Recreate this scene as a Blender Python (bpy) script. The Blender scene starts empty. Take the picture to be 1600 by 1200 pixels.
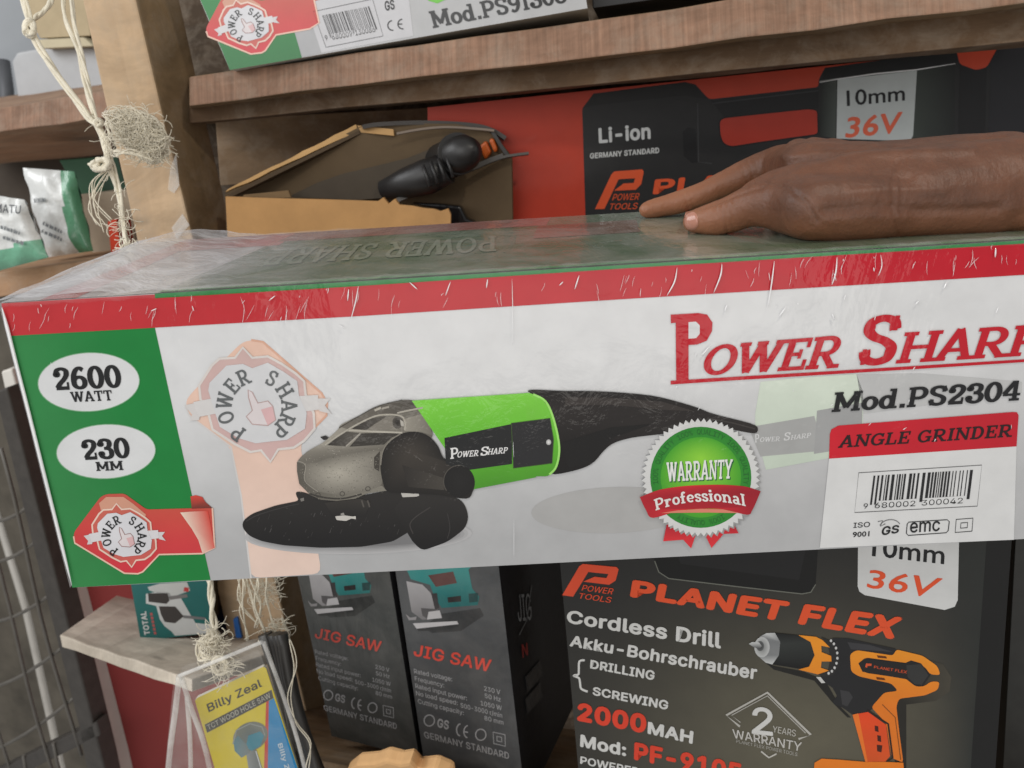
import bpy, bmesh, math, random
from mathutils import Vector, Matrix, noise
from mathutils.geometry import tessellate_polygon

random.seed(7)
SC = bpy.context.scene
COL = SC.collection
# ------------------------------------------------------------------ camera
FPX = 1333.0                       # focal length in pixels of the 1600 x 1200 photograph
zc = Vector((-617, 4354, 1333)).normalized()      # world up seen from the camera
xc = Vector((2800, -11, 1333)); xc = (xc - zc * xc.dot(zc)).normalized()   # run of the shelves
yc = zc.cross(xc)
CAMW = Matrix((xc, yc, zc)).to_4x4()
CAMW.translation = Vector((0, 0, 1.35))
cam_data = bpy.data.cameras.new('camera')
cam = bpy.data.objects.new('camera', cam_data)
COL.objects.link(cam)
cam.matrix_world = CAMW
cam_data.sensor_width = 36.0
cam_data.lens = 36.0 * FPX / 1600
cam_data.clip_start = 0.01
cam_data.clip_end = 60
cam_data.dof.use_dof = True
cam_data.dof.focus_distance = 0.47
cam_data.dof.aperture_fstop = 15.0
SC.camera = cam
# ------------------------------------------------------------------ light
world = bpy.data.worlds.new('World'); SC.world = world; world.use_nodes = True
bgn = world.node_tree.nodes['Background']
bgn.inputs['Color'].default_value = (1.0, 0.99, 0.972, 1)
bgn.inputs['Strength'].default_value = 0.43


def lamp(name, pos, target, size, power, color):
    d = bpy.data.lights.new(name, 'AREA'); d.shape = 'RECTANGLE'
    d.size, d.size_y = size; d.energy = power; d.color = color
    o = bpy.data.objects.new(name, d); COL.objects.link(o)
    p = CAMW @ Vector(pos); t = CAMW @ Vector(target)
    o.location = p
    o.rotation_euler = (t - p).to_track_quat('-Z', 'Y').to_euler()
    return o


lamp('doorway_daylight', (-1.1, 0.28, 1.15), (0.0, -0.02, -0.5), (1.6, 1.2), 16.5, (1.0, 0.992, 0.975))
lamp('street_daylight', (-1.35, 0.65, -0.35), (-0.62, -0.2, -0.95), (0.7, 0.7), 9.0, (0.97, 0.98, 1.0))
lamp('low_fill', (0.15, -0.6, 0.85), (0.05, 0.05, -0.6), (1.2, 0.6), 4.5, (1.0, 0.95, 0.88))  # added warm fill lamp, low in front, lifting the dark shelf underside
lamp('shop_bulb', (0.28, 0.62, 0.16), (0.2, 0.02, -0.45), (0.05, 0.05), 1.9, (1.0, 0.93, 0.82))
SC.view_settings.view_transform = 'Standard'
SC.view_settings.look = 'None'
SC.view_settings.gamma = 1
SC.view_settings.exposure = -0.06
SC.cycles.max_bounces = 8


# ------------------------------------------------------------------ helpers
def lin(v):
    v /= 255.0
    return v / 12.92 if v <= 0.04045 else ((v + 0.055) / 1.055) ** 2.4


def c(r, g, b, k=1.0):
    return (min(lin(r) * k, .93), min(lin(g) * k, .93), min(lin(b) * k, .93))


def mixc(a, b, t):
    t = max(0.0, min(1.0, t))
    return tuple(a[i] + (b[i] - a[i]) * t for i in range(3))


def ray(px, py):
    return Vector(((px - 800) / FPX, -(py - 600) / FPX, -1.0))


def P(px, py, z):
    return ray(px, py) * z


def offs(sx, sy, s):
    """pixel reader for coordinates measured on an enlarged crop"""
    def f(*pts):
        return [(sx + x / s, sy + y / s) for x, y in pts]
    return f


class Frame:
    """a plane in the place: origin, run direction and upright; local z is the outward normal"""
    def __init__(self, o, right, up):
        self.o = Vector(o)
        self.x = Vector(right).normalized()
        self.n = self.x.cross(Vector(up)).normalized()
        self.y = self.n.cross(self.x)
        self.m = Matrix((self.x, self.y, self.n)).transposed().to_4x4()
        self.m.translation = self.o
        self.inv = self.m.inverted()
        self.world = CAMW @ self.m

    def uv(self, px, py, off=0.0):
        r = ray(px, py)
        t = (self.n.dot(self.o) + off) / self.n.dot(r)
        l = self.inv @ (r * t)
        return Vector((l.x, l.y, off))

    def loc(self, p):
        return self.inv @ Vector(p)


CAMF = Frame((0, 0, 0), (1, 0, 0), (0, 1, 0))
WM = {}


def place(o, w, parent=None):
    WM[o.name] = w.copy()
    if parent is not None:
        o.parent = parent
        o.matrix_basis = WM[parent.name].inverted() @ w
    else:
        o.matrix_basis = w
    return o


def tag(o, label=None, cat=None, group=None, kind=None):
    if label: o['label'] = label
    if cat: o['category'] = cat
    if group: o['group'] = group
    if kind: o['kind'] = kind
    return o


def thing(name, frame, label, cat, group=None):
    o = bpy.data.objects.new(name, None); COL.objects.link(o)
    o.empty_display_size = 0.02
    place(o, frame.world)
    return tag(o, label, cat, group)


LAYER = 0.00012


class MB:
    """mesh under construction in a frame's local coordinates"""
    def __init__(self, frame):
        self.f = frame; self.v = []; self.fc = []; self.col = []; self.mi = []; self.sm = []

    def face(self, pts, cols, mi=0, smooth=False):
        i = len(self.v)
        self.v += [Vector(p) for p in pts]
        self.fc.append(list(range(i, i + len(pts))))
        if not isinstance(cols[0], (tuple, list, Vector)): cols = [cols] * len(pts)
        self.col.append(cols); self.mi.append(mi); self.sm.append(smooth)

    def mesh(self, verts, faces, col, mi=0, smooth=False):
        i = len(self.v)
        self.v += [Vector(p) for p in verts]
        for f in faces:
            self.fc.append([i + k for k in f]); self.col.append([col] * len(f)); self.mi.append(mi); self.sm.append(smooth)

    # -- flat printing on the frame's plane, traced in photo pixels
    def poly(self, pts, layer, col, mi=0):
        off = layer * LAYER
        cf = col if callable(col) else (lambda x, y: col)
        loc = [self.f.uv(x, y, off) for x, y in pts]
        cols = [cf(x, y) for x, y in pts]
        if len(pts) <= 4 and True:
            pass
        i = len(self.v); self.v += loc
        for t in tessellate_polygon([loc]):
            t = list(t)
            a, b, d = (loc[k] for k in t)
            if (b - a).cross(d - a).z < 0: t.reverse()
            self.fc.append([i + k for k in t]); self.col.append([cols[k] for k in t]); self.mi.append(mi); self.sm.append(False)

    def grid(self, quad, nx, ny, layer, cf, mi=0):
        off = layer * LAYER
        (ax, ay), (bx, by), (dx, dy), (ex, ey) = quad     # TL TR BR BL
        g = []
        for j in range(ny + 1):
            v = j / ny
            for i in range(nx + 1):
                u = i / nx
                x = (ax * (1 - u) + bx * u) * (1 - v) + (ex * (1 - u) + dx * u) * v
                y = (ay * (1 - u) + by * u) * (1 - v) + (ey * (1 - u) + dy * u) * v
                g.append((x, y))
        base = len(self.v); self.v += [self.f.uv(x, y, off) for x, y in g]
        cl = [cf(x, y) for x, y in g]
        for j in range(ny):
            for i in range(nx):
                q = [j * (nx + 1) + i, (j + 1) * (nx + 1) + i, (j + 1) * (nx + 1) + i + 1, j * (nx + 1) + i + 1]
                self.fc.append([base + k for k in q]); self.col.append([cl[k] for k in q]); self.mi.append(mi); self.sm.append(False)

    def fan(self, cx, cy, pts, layer, c0, c1):
        """radial gradient: c0 in the middle, c1 at the rim"""
        off = layer * LAYER
        m = self.f.uv(cx, cy, off)
        for k in range(len(pts)):
            a = self.f.uv(*pts[k], off); b = self.f.uv(*pts[(k + 1) % len(pts)], off)
            if (a - m).cross(b - m).z < 0: a, b = b, a
            self.face([m, a, b], [c0, c1, c1])

    def stroke(self, pts, w, layer, col, closed=False, eps=0.0):
        """a line w pixels wide"""
        n = len(pts)
        L, R = [], []
        for i in range(n):
            if closed:
                p, q = pts[i - 1], pts[(i + 1) % n]
            else:
                p, q = pts[max(i - 1, 0)], pts[min(i + 1, n - 1)]
            dx, dy = q[0] - p[0], q[1] - p[1]
            d = math.hypot(dx, dy) or 1
            nx, ny = -dy / d * w / 2, dx / d * w / 2
            L.append((pts[i][0] + nx, pts[i][1] + ny)); R.append((pts[i][0] - nx, pts[i][1] - ny))
        off = layer * LAYER + eps
        rng = range(n if closed else n - 1)
        for i in rng:
            j = (i + 1) % n
            q = [self.f.uv(*p, off) for p in (L[i], L[j], R[j], R[i])]
            if (q[1] - q[0]).cross(q[3] - q[0]).z < 0: q.reverse()
            self.face(q, col)

    # -- solids
    def box(self, lo, hi, col, mi=0):
        x0, y0, z0 = lo; x1, y1, z1 = hi
        v = [(x0, y0, z0), (x1, y0, z0), (x1, y1, z0), (x0, y1, z0), (x0, y0, z1), (x1, y0, z1), (x1, y1, z1), (x0, y1, z1)]
        self.mesh(v, [(0, 3, 2, 1), (4, 5, 6, 7), (0, 1, 5, 4), (1, 2, 6, 5), (2, 3, 7, 6), (3, 0, 4, 7)], col, mi)

    def prism(self, loc, depth, col, mi=0, back=None):
        """local outline (list of vectors) extruded along -z"""
        n = len(loc)
        a = [Vector(p) for p in loc]; b = [p - Vector((0, 0, depth)) for p in a] if back is None else [Vector(p) for p in back]
        i = len(self.v); self.v += a + b
        tris = tessellate_polygon([a])
        for t in tris:
            t = list(t)
            if (a[t[1]] - a[t[0]]).cross(a[t[2]] - a[t[0]]).z < 0: t.reverse()
            self.fc.append([i + k for k in t]); self.fc.append([i + n + k for k in reversed(t)])
            for _ in (0, 1): self.col.append([col] * 3); self.mi.append(mi); self.sm.append(False)
        ar = sum(a[k].x * a[(k + 1) % n].y - a[(k + 1) % n].x * a[k].y for k in range(n))
        for k in range(n):
            j = (k + 1) % n
            q = [i + k, i + n + k, i + n + j, i + j]
            if ar < 0: q.reverse()
            self.fc.append(q); self.col.append([col] * 4); self.mi.append(mi); self.sm.append(False)

    def pxprism(self, pts, depth, col, mi=0, off=0.0):
        self.prism([self.f.uv(x, y, off) for x, y in pts], depth, col, mi)

    def tube(self, pts, r, col, seg=7, mi=0, cam=True):
        """round bar through camera-space points"""
        p = [self.f.loc(q) if cam else Vector(q) for q in pts]
        rr = r if isinstance(r, (list, tuple)) else [r] * len(p)
        i0 = len(self.v); n = len(p)
        up = Vector((0.3, 0.2, 0.93))
        for k in range(n):
            t = (p[min(k + 1, n - 1)] - p[max(k - 1, 0)]).normalized()
            a = t.cross(up)
            if a.length < 1e-3: a = t.cross(Vector((1, 0, 0)))
            a.normalize(); b = t.cross(a)
            for s in range(seg):
                w = 2 * math.pi * s / seg
                self.v.append(p[k] + (a * math.cos(w) + b * math.sin(w)) * rr[k])
        for k in range(n - 1):
            for s in range(seg):
                s2 = (s + 1) % seg
                self.fc.append([i0 + k * seg + s, i0 + k * seg + s2, i0 + (k + 1) * seg + s2, i0 + (k + 1) * seg + s])
                self.col.append([col] * 4); self.mi.append(mi); self.sm.append(True)
        self.fc.append([i0 + s for s in reversed(range(seg))]); self.fc.append([i0 + (n - 1) * seg + s for s in range(seg)])
        for _ in (0, 1): self.col.append([col] * seg); self.mi.append(mi); self.sm.append(False)

    def build(self, name, mats, parent=None, bevel=0.0, subsurf=0):
        me = bpy.data.meshes.new(name)
        me.from_pydata([tuple(v) for v in self.v], [], self.fc)
        at = me.color_attributes.new('Col', 'FLOAT_COLOR', 'CORNER')
        flat = []
        for cl in self.col:
            for q in cl: flat += [q[0], q[1], q[2], 1.0]
        at.data.foreach_set('color', flat)
        if not isinstance(mats, (list, tuple)): mats = [mats]
        for m in mats: me.materials.append(m)
        me.polygons.foreach_set('material_index', self.mi)
        me.polygons.foreach_set('use_smooth', self.sm)
        me.update()
        o = bpy.data.objects.new(name, me); COL.objects.link(o)
        place(o, self.f.world, parent)
        if bevel:
            b = o.modifiers.new('bevel', 'BEVEL'); b.width = bevel; b.segments = 2; b.limit_method = 'ANGLE'
        if subsurf:
            s = o.modifiers.new('sub', 'SUBSURF'); s.levels = s.render_levels = subsurf
        return o


# ------------------------------------------------------------------ materials
def nodes_of(m):
    m.use_nodes = True
    nt = m.node_tree
    return nt, nt.nodes, nt.links, nt.nodes['Principled BSDF']


def coords(nt, scale=(1, 1, 1)):
    t = nt.nodes.new('ShaderNodeTexCoord'); mp = nt.nodes.new('ShaderNodeMapping')
    mp.inputs['Scale'].default_value = scale
    nt.links.new(t.outputs['Object'], mp.inputs['Vector'])
    return mp.outputs['Vector']


def noise_node(nt, vec, scale, detail=4, rough=.55, dist=0.0):
    n = nt.nodes.new('ShaderNodeTexNoise')
    n.inputs['Scale'].default_value = scale; n.inputs['Detail'].default_value = detail
    n.inputs['Roughness'].default_value = rough; n.inputs['Distortion'].default_value = dist
    nt.links.new(vec, n.inputs['Vector'])
    return n


def mul_noise(nt, colsock, facsock, lo, hi, dark, light):
    """tint a colour by a noise between two factors"""
    rmp = nt.nodes.new('ShaderNodeMapRange')
    rmp.inputs['From Min'].default_value = lo; rmp.inputs['From Max'].default_value = hi
    rmp.inputs['To Min'].default_value = dark; rmp.inputs['To Max'].default_value = light
    nt.links.new(facsock, rmp.inputs['Value'])
    mx = nt.nodes.new('ShaderNodeVectorMath'); mx.operation = 'SCALE'
    nt.links.new(colsock, mx.inputs[0]); nt.links.new(rmp.outputs[0], mx.inputs['Scale'])
    return mx.outputs[0]


def print_mat(name, rough=.4, coat=0.0, coat_rough=.08, wrinkle=0.0, wscale=(18, 6, 18), mottle=0.0, spec=.5):
    """printed card; its colours are the artwork; optional wrinkled clear film as a coat"""
    m = bpy.data.materials.new(name); nt, N, L, B = nodes_of(m)
    a = N.new('ShaderNodeVertexColor'); a.layer_name = 'Col'
    v = coords(nt)
    n1 = noise_node(nt, v, 55, 5)
    cs = mul_noise(nt, a.outputs['Color'], n1.outputs['Fac'], .25, .75, .93, 1.05)
    if mottle:  # pale mottling; on the carton top it paints broken glare
        n2 = noise_node(nt, v, 26, 7, .65, .6)
        rp = N.new('ShaderNodeMapRange'); rp.inputs['From Min'].default_value = .38; rp.inputs['From Max'].default_value = .78
        rp.inputs['To Max'].default_value = mottle
        L.new(n2.outputs['Fac'], rp.inputs['Value'])
        mx = N.new('ShaderNodeMixRGB'); mx.inputs['Color2'].default_value = (.46, .43, .40, 1)
        L.new(rp.outputs[0], mx.inputs['Fac']); L.new(cs, mx.inputs['Color1']); cs = mx.outputs[0]
    L.new(cs, B.inputs['Base Color'])
    B.inputs['Roughness'].default_value = rough
    B.inputs['Specular IOR Level'].default_value = spec
    if coat:
        B.inputs['Coat Weight'].default_value = coat
        B.inputs['Coat Roughness'].default_value = coat_rough
        if wrinkle:
            vw = coords(nt, wscale)
            w1 = noise_node(nt, vw, 1.0, 5, .6, 1.2)
            w2 = noise_node(nt, coords(nt, (60, 60, 60)), 1.0, 4, .6, .8)
            ad = N.new('ShaderNodeMath'); ad.operation = 'MULTIPLY_ADD'; ad.inputs[1].default_value = .35
            L.new(w2.outputs['Fac'], ad.inputs[0]); L.new(w1.outputs['Fac'], ad.inputs[2])
            bp = N.new('ShaderNodeBump'); bp.inputs['Strength'].default_value = wrinkle; bp.inputs['Distance'].default_value = .004
            L.new(ad.outputs[0], bp.inputs['Height']); L.new(bp.outputs[0], B.inputs['Coat Normal'])
    return m


def plain_mat(name, col, rough=.6, var=.2, scale=40, bump=0.0, metal=0.0, spec=.5, coat=0.0, attr=False, bscale=None, sheen=0.0):
    m = bpy.data.materials.new(name); nt, N, L, B = nodes_of(m)
    v = coords(nt)
    n1 = noise_node(nt, v, scale, 6, .6)
    if attr:
        a = N.new('ShaderNodeVertexColor'); a.layer_name = 'Col'; src = a.outputs['Color']
    else:
        r = N.new('ShaderNodeRGB'); r.outputs[0].default_value = (*col, 1); src = r.outputs[0]
    L.new(mul_noise(nt, src, n1.outputs['Fac'], .25, .75, 1 - var, 1 + var), B.inputs['Base Color'])
    B.inputs['Roughness'].default_value = rough; B.inputs['Metallic'].default_value = metal
    B.inputs['Specular IOR Level'].default_value = spec; B.inputs['Coat Weight'].default_value = coat
    if sheen: B.inputs['Sheen Weight'].default_value = sheen
    if bump:
        n2 = noise_node(nt, v, bscale or scale * 3, 5, .6)
        bp = N.new('ShaderNodeBump'); bp.inputs['Strength'].default_value = bump; bp.inputs['Distance'].default_value = .002
        L.new(n2.outputs['Fac'], bp.inputs['Height']); L.new(bp.outputs[0], B.inputs['Normal'])
    return m


def wood_mat(name, dark, light, stretch=(4, 60, 60), saw=0.0, rough=.75):
    """sawn timber: grain along local x, optional saw marks across it"""
    m = bpy.data.materials.new(name); nt, N, L, B = nodes_of(m)
    g = noise_node(nt, coords(nt, stretch), 1.0, 7, .62, .5)
    b = noise_node(nt, coords(nt, (9, 14, 14)), 1.0, 4, .6, .3)
    rp = N.new('ShaderNodeValToRGB')
    rp.color_ramp.elements[0].position = .28; rp.color_ramp.elements[0].color = (*dark, 1)
    rp.color_ramp.elements[1].position = .72; rp.color_ramp.elements[1].color = (*light, 1)
    mx = N.new('ShaderNodeMath'); mx.operation = 'MULTIPLY_ADD'; mx.inputs[1].default_value = .55; 
    L.new(g.outputs['Fac'], mx.inputs[0])
    m2 = N.new('ShaderNodeMath'); m2.operation = 'MULTIPLY'; m2.inputs[1].default_value = .45
    L.new(b.outputs['Fac'], m2.inputs[0]); L.new(m2.outputs[0], mx.inputs[2])
    L.new(mx.outputs[0], rp.inputs['Fac']); src = rp.outputs[0]
    h = g.outputs['Fac']
    if saw:
        s = noise_node(nt, coords(nt, (260, 10, 10)), 1.0, 3, .6, .1)
        src = mul_noise(nt, src, s.outputs['Fac'], .3, .7, 1 - saw, 1 + saw * .6)
        h = s.outputs['Fac']
    stn = noise_node(nt, coords(nt, (7, 16, 16)), 1.0, 8, .7, 1.2)
    src = mul_noise(nt, src, stn.outputs['Fac'], .34, .62, .72, 1.06)
    vk = N.new('ShaderNodeTexVoronoi'); vk.inputs['Scale'].default_value = 1.0
    L.new(coords(nt, (9, 26, 26)), vk.inputs['Vector'])
    src = mul_noise(nt, src, vk.outputs['Distance'], .03, .16, .5, 1.0)
    dn = noise_node(nt, coords(nt, (30, 30, 30)), 1.0, 8, .72, .4)
    dr = N.new('ShaderNodeMapRange'); dr.inputs['From Min'].default_value = .46; dr.inputs['From Max'].default_value = .74; dr.inputs['To Max'].default_value = .42
    L.new(dn.outputs['Fac'], dr.inputs['Value'])
    dm = N.new('ShaderNodeMixRGB'); dm.inputs['Color2'].default_value = (.40, .34, .27, 1)
    L.new(dr.outputs[0], dm.inputs['Fac']); L.new(src, dm.inputs['Color1']); src = dm.outputs[0]
    L.new(src, B.inputs['Base Color'])
    B.inputs['Roughness'].default_value = rough; B.inputs['Specular IOR Level'].default_value = .25
    bp = N.new('ShaderNodeBump'); bp.inputs['Strength'].default_value = .35; bp.inputs['Distance'].default_value = .002
    L.new(h, bp.inputs['Height']); L.new(bp.outputs[0], B.inputs['Normal'])
    return m


def film_mat(name, alpha, tint=(.85, .86, .87), rough=.18, wrinkle=.6, wscale=(40, 40, 40)):
    """thin clear plastic: part see-through, part milky gloss"""
    m = bpy.data.materials.new(name); nt, N, L, B = nodes_of(m)
    B.inputs['Base Color'].default_value = (*tint, 1); B.inputs['Roughness'].default_value = rough
    n = noise_node(nt, coords(nt, wscale), 1.0, 5, .6, 1.0)
    bp = N.new('ShaderNodeBump'); bp.inputs['Strength'].default_value = wrinkle; bp.inputs['Distance'].default_value = .004
    L.new(n.outputs['Fac'], bp.inputs['Height']); L.new(bp.outputs[0], B.inputs['Normal'])
    rp = N.new('ShaderNodeMapRange'); rp.inputs['From Min'].default_value = .3; rp.inputs['From Max'].default_value = .75
    rp.inputs['To Min'].default_value = alpha * .5; rp.inputs['To Max'].default_value = min(1, alpha * 1.5)
    a = N.new('ShaderNodeVertexColor'); a.layer_name = 'Col'
    sp = N.new('ShaderNodeSeparateColor'); L.new(a.outputs['Color'], sp.inputs[0])
    mu = N.new('ShaderNodeMath'); mu.operation = 'MULTIPLY'; L.new(sp.outputs[0], mu.inputs[0]); L.new(rp.outputs[0], mu.inputs[1])
    L.new(n.outputs['Fac'], rp.inputs['Value']); L.new(mu.outputs[0], B.inputs['Alpha'])
    return m


# ------------------------------------------------------------------ lettering
def catmull(pts, k=6, closed=False):
    out = []; n = len(pts)
    rng = range(n if closed else n - 1)
    for i in rng:
        if closed: p0, p1, p2, p3 = pts[i - 1], pts[i], pts[(i + 1) % n], pts[(i + 2) % n]
        else: p0, p1, p2, p3 = pts[max(i - 1, 0)], pts[i], pts[i + 1], pts[min(i + 2, n - 1)]
        for s in range(k):
            t = s / k
            out.append(tuple(.5 * ((2 * p1[d]) + (-p0[d] + p2[d]) * t + (2 * p0[d] - 5 * p1[d] + 4 * p2[d] - p3[d]) * t * t
                                   + (-p0[d] + 3 * p1[d] - 3 * p2[d] + p3[d]) * t ** 3) for d in range(len(p1))))
    if not closed: out.append(tuple(pts[-1]))
    return out


def arc(cx, cy, rx, ry, a0, a1, n=14):
    return [(cx + rx * math.cos(math.radians(a0 + (a1 - a0) * i / n)), cy + ry * math.sin(math.radians(a0 + (a1 - a0) * i / n))) for i in range(n + 1)]


SH = .12          # slab thickness


def R_(x0, y0, x1, y1): return ('r', x0, y0, x1, y1)
def K_(*pts): return ('k', list(pts))
def C_(pts): return ('k', catmull(pts))
def st(x, y0=0, y1=1, b=True, t=True, e=.19, w=.105):
    o = [R_(x - w, y0, x + w, y1)]
    if b: o.append(R_(x - e, y0, x + e, y0 + SH))
    if t: o.append(R_(x - e, y1 - SH, x + e, y1))
    return o


S_PTS = [(.68, .70), (.62, .87), (.41, .94), (.19, .87), (.15, .70), (.28, .57), (.52, .47), (.67, .33), (.62, .13), (.4, .06), (.19, .13), (.13, .30)]
GL = {
    'A': (1.0, [K_((.14, .04), (.49, 1)), K_((.49, 1), (.5, .98), (.84, .04)), R_(.26, .27, .74, .39), R_(0, 0, .31, SH), R_(.62, 0, 1.0, SH)]),
    'D': (.95, st(.22) + [('k', [(.22, .94), (.42, .94)] + arc(.44, .5, .34, .44, 86, -86) + [(.42, .06), (.22, .06)])]),
    'E': (.85, st(.22) + [R_(.2, .88, .76, 1), R_(.67, .7, .78, 1), R_(.2, 0, .78, SH), R_(.69, 0, .8, .32), R_(.2, .45, .55, .56), R_(.5, .36, .6, .65)]),
    'G': (.98, [('k', arc(.49, .5, .37, .44, 42, 325, 22)), R_(.7, .06, .9, .46), R_(.54, .38, .96, .5), R_(.74, .68, .84, .98)]),
    'H': (1.05, st(.21) + st(.84) + [R_(.21, .44, .84, .56)]),
    'I': (.46, st(.23)),
    'L': (.82, st(.22) + [R_(.2, 0, .76, SH), R_(.66, 0, .78, .36)]),
    'M': (1.22, st(.2) + st(1.02) + [K_((.2, .96), (.6, .2)), K_((.6, .2), (1.02, .96))]),
    'N': (1.06, st(.21, w=.075) + st(.86, w=.075, b=False) + [K_((.16, .98), (.86, .03))]),
    'O': (.98, [('k', arc(.49, .5, .37, .44, 0, 360, 30))]),
    'P': (.9, st(.22) + [('k', [(.22, .94), (.46, .94)] + arc(.48, .69, .28, .25, 86, -86) + [(.46, .44), (.22, .44)])]),
    'R': (1.0, st(.22) + [('k', [(.22, .94), (.46, .94)] + arc(.48, .7, .27, .24, 86, -86) + [(.46, .46), (.22, .46)]), K_((.46, .46), (.78, .04)), R_(.66, 0, 1.0, SH)]),
    'S': (.82, [C_(S_PTS), R_(.63, .68, .72, .98), R_(.09, .02, .18, .33)]),
    'T': (.92, st(.46, t=False) + [R_(.04, .88, .88, 1), R_(.04, .68, .14, 1), R_(.78, .68, .88, 1)]),
    'W': (1.35, [K_((.14, .97), (.41, .02)), K_((.41, .02), (.66, .95)), K_((.66, .95), (.93, .02)), K_((.93, .02), (1.2, .97)), R_(0, .88, .32, 1), R_(.5, .88, .82, 1), R_(1.04, .88, 1.34, 1)]),
    'Y': (1.0, [K_((.14, .97), (.5, .45)), K_((.86, .97), (.5, .45)), R_(.4, 0, .6, .5), R_(.28, 0, .72, SH), R_(0, .88, .32, 1), R_(.7, .88, 1, 1)]),
    'o': (.76, [('k', arc(.38, .34, .25, .28, 0, 360, 26))]),
    'd': (.86, [('k', arc(.34, .34, .23, .28, 0, 360, 26))] + [R_(.5, 0, .7, 1), R_(.4, .88, .7, 1), R_(.5, 0, .8, SH)]),
    'r': (.66, st(.2, 0, .68, t=False) + [R_(.02, .56, .3, .68), C_([(.24, .38), (.34, .58), (.5, .6), (.58, .5)])]),
    'f': (.54, st(.22, 0, .75, t=False) + [R_(.02, .52, .46, .64), C_([(.22, .7), (.25, .88), (.38, .95), (.48, .86)])]),
    'e': (.74, [('k', arc(.37, .34, .25, .28, 0, 318, 22)), R_(.14, .29, .62, .38)]),
    's': (.62, [C_([(x * .72 + .01, y * .68) for x, y in S_PTS])]),
    'i': (.44, st(.22, 0, .68) + [R_(.1, .8, .34, 1)]),
    'n': (.92, st(.2, 0, .68, t=False) + st(.7, 0, .45, t=False) + [R_(.02, .56, .3, .68), C_([(.22, .42), (.35, .6), (.55, .62), (.68, .48), (.7, .38)])]),
    'a': (.78, [C_([(.16, .52), (.25, .62), (.42, .63), (.53, .52), (.54, .2)]), R_(.46, .05, .64, .5), R_(.46, 0, .76, SH), ('k', arc(.33, .2, .2, .15, 0, 360, 18))]),
    'l': (.44, st(.22) ),
    '.': (.34, [R_(.06, 0, .28, .2)]),
    '0': (.78, [('k', arc(.39, .5, .27, .44, 0, 360, 28))]),
    '1': (.56, st(.3, t=False) + [K_((.1, .8), (.3, .95))]),
    '2': (.78, [C_([(.14, .68), (.2, .87), (.4, .94), (.6, .86), (.63, .68), (.5, .48), (.28, .28), (.13, .08)]), R_(.08, 0, .7, .16), R_(.6, 0, .7, .34), ('k', arc(.17, .7, .05, .06, 0, 360, 10))]),
    '3': (.78, [C_([(.14, .76), (.22, .9), (.4, .94), (.58, .86), (.6, .68), (.48, .55), (.32, .52)]), C_([(.32, .52), (.52, .5), (.65, .38), (.64, .18), (.5, .07), (.32, .06), (.16, .14), (.12, .26)]), ('k', arc(.16, .74, .05, .06, 0, 360, 10)), ('k', arc(.15, .26, .05, .06, 0, 360, 10))]),
    '4': (.82, [R_(.45, 0, .64, 1), R_(.32, 0, .76, SH), K_((.5, .96), (.08, .34)), R_(.04, .25, .78, .37)]),
    '6': (.78, [('k', arc(.4, .3, .26, .24, 0, 360, 24)), C_([(.14, .32), (.16, .6), (.28, .84), (.46, .94), (.62, .84)])]),
    '8': (.78, [('k', arc(.39, .72, .22, .22, 0, 360, 22)), ('k', arc(.39, .28, .26, .23, 0, 360, 24))]),
    '9': (.78, [('k', arc(.38, .7, .26, .24, 0, 360, 24)), C_([(.64, .68), (.62, .4), (.5, .16), (.32, .06), (.16, .16)])]),
    ' ': (.42, []),
}


def slab_polys(s, pen=(.10, .065), gap=.03):
    """list of quads of a bold slab-serif line, and its width; capitals are 1 high"""
    x = 0; out = []
    for ch in s:
        w, prims = GL[ch]
        for k, p in enumerate(prims):
            if p[0] == 'r':
                _, a, b, cc, d = p
                out.append((k, [(x + a, b), (x + cc, b), (x + cc, d), (x + a, d)]))
            else:
                pts = p[1]; n = len(pts); L, Rr = [], []
                cl = math.hypot(pts[0][0] - pts[-1][0], pts[0][1] - pts[-1][1]) < 1e-6
                for i in range(n):
                    a = pts[i - 1] if i else (pts[-2] if cl else pts[0]); b = pts[i + 1] if i < n - 1 else (pts[1] if cl else pts[-1])
                    dx, dy = b[0] - a[0], b[1] - a[1]; dd = math.hypot(dx, dy) or 1
                    nx, ny = -dy / dd, dx / dd
                    h = math.sqrt((pen[0] * nx) ** 2 + (pen[1] * ny) ** 2)
                    L.append((x + pts[i][0] + nx * h, pts[i][1] + ny * h)); Rr.append((x + pts[i][0] - nx * h, pts[i][1] - ny * h))
                for i in range(n - 1):
                    out.append((k, [L[i], Rr[i], Rr[i + 1], L[i + 1]]))
        x += w + gap
    return out, x - gap


def bil(q, u, v):
    bl, br, tl, tr = q
    return ((bl[0] * (1 - u) + br[0] * u) * (1 - v) + (tl[0] * (1 - u) + tr[0] * u) * v,
            (bl[1] * (1 - u) + br[1] * u) * (1 - v) + (tl[1] * (1 - u) + tr[1] * u) * v)


def put_slab(mb, s, q, layer, col, pen=(.10, .065), gap=.03, warp=None):
    polys, w = slab_polys(s, pen, gap)
    for k, pts in polys:
        off = layer * LAYER + k * 1.2e-5
        loc = []
        for x, y in pts:
            px, py = bil(q, x / w, y)
            if warp: px, py = warp(px, py, x / w)
            loc.append(mb.f.uv(px, py, off))
        if (loc[1] - loc[0]).cross(loc[2] - loc[0]).z + (loc[2] - loc[0]).cross(loc[3] - loc[0]).z < 0: loc.reverse()
        mb.face(loc, col)


_fc = {}
FONT = None
try:                                # the plain sans that ships with Blender; the built-in face if it is not there
    FONT = bpy.data.fonts.load(bpy.utils.system_resource('DATAFILES', path='fonts') + '/Inter.woff2')
except Exception:
    FONT = None



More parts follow.
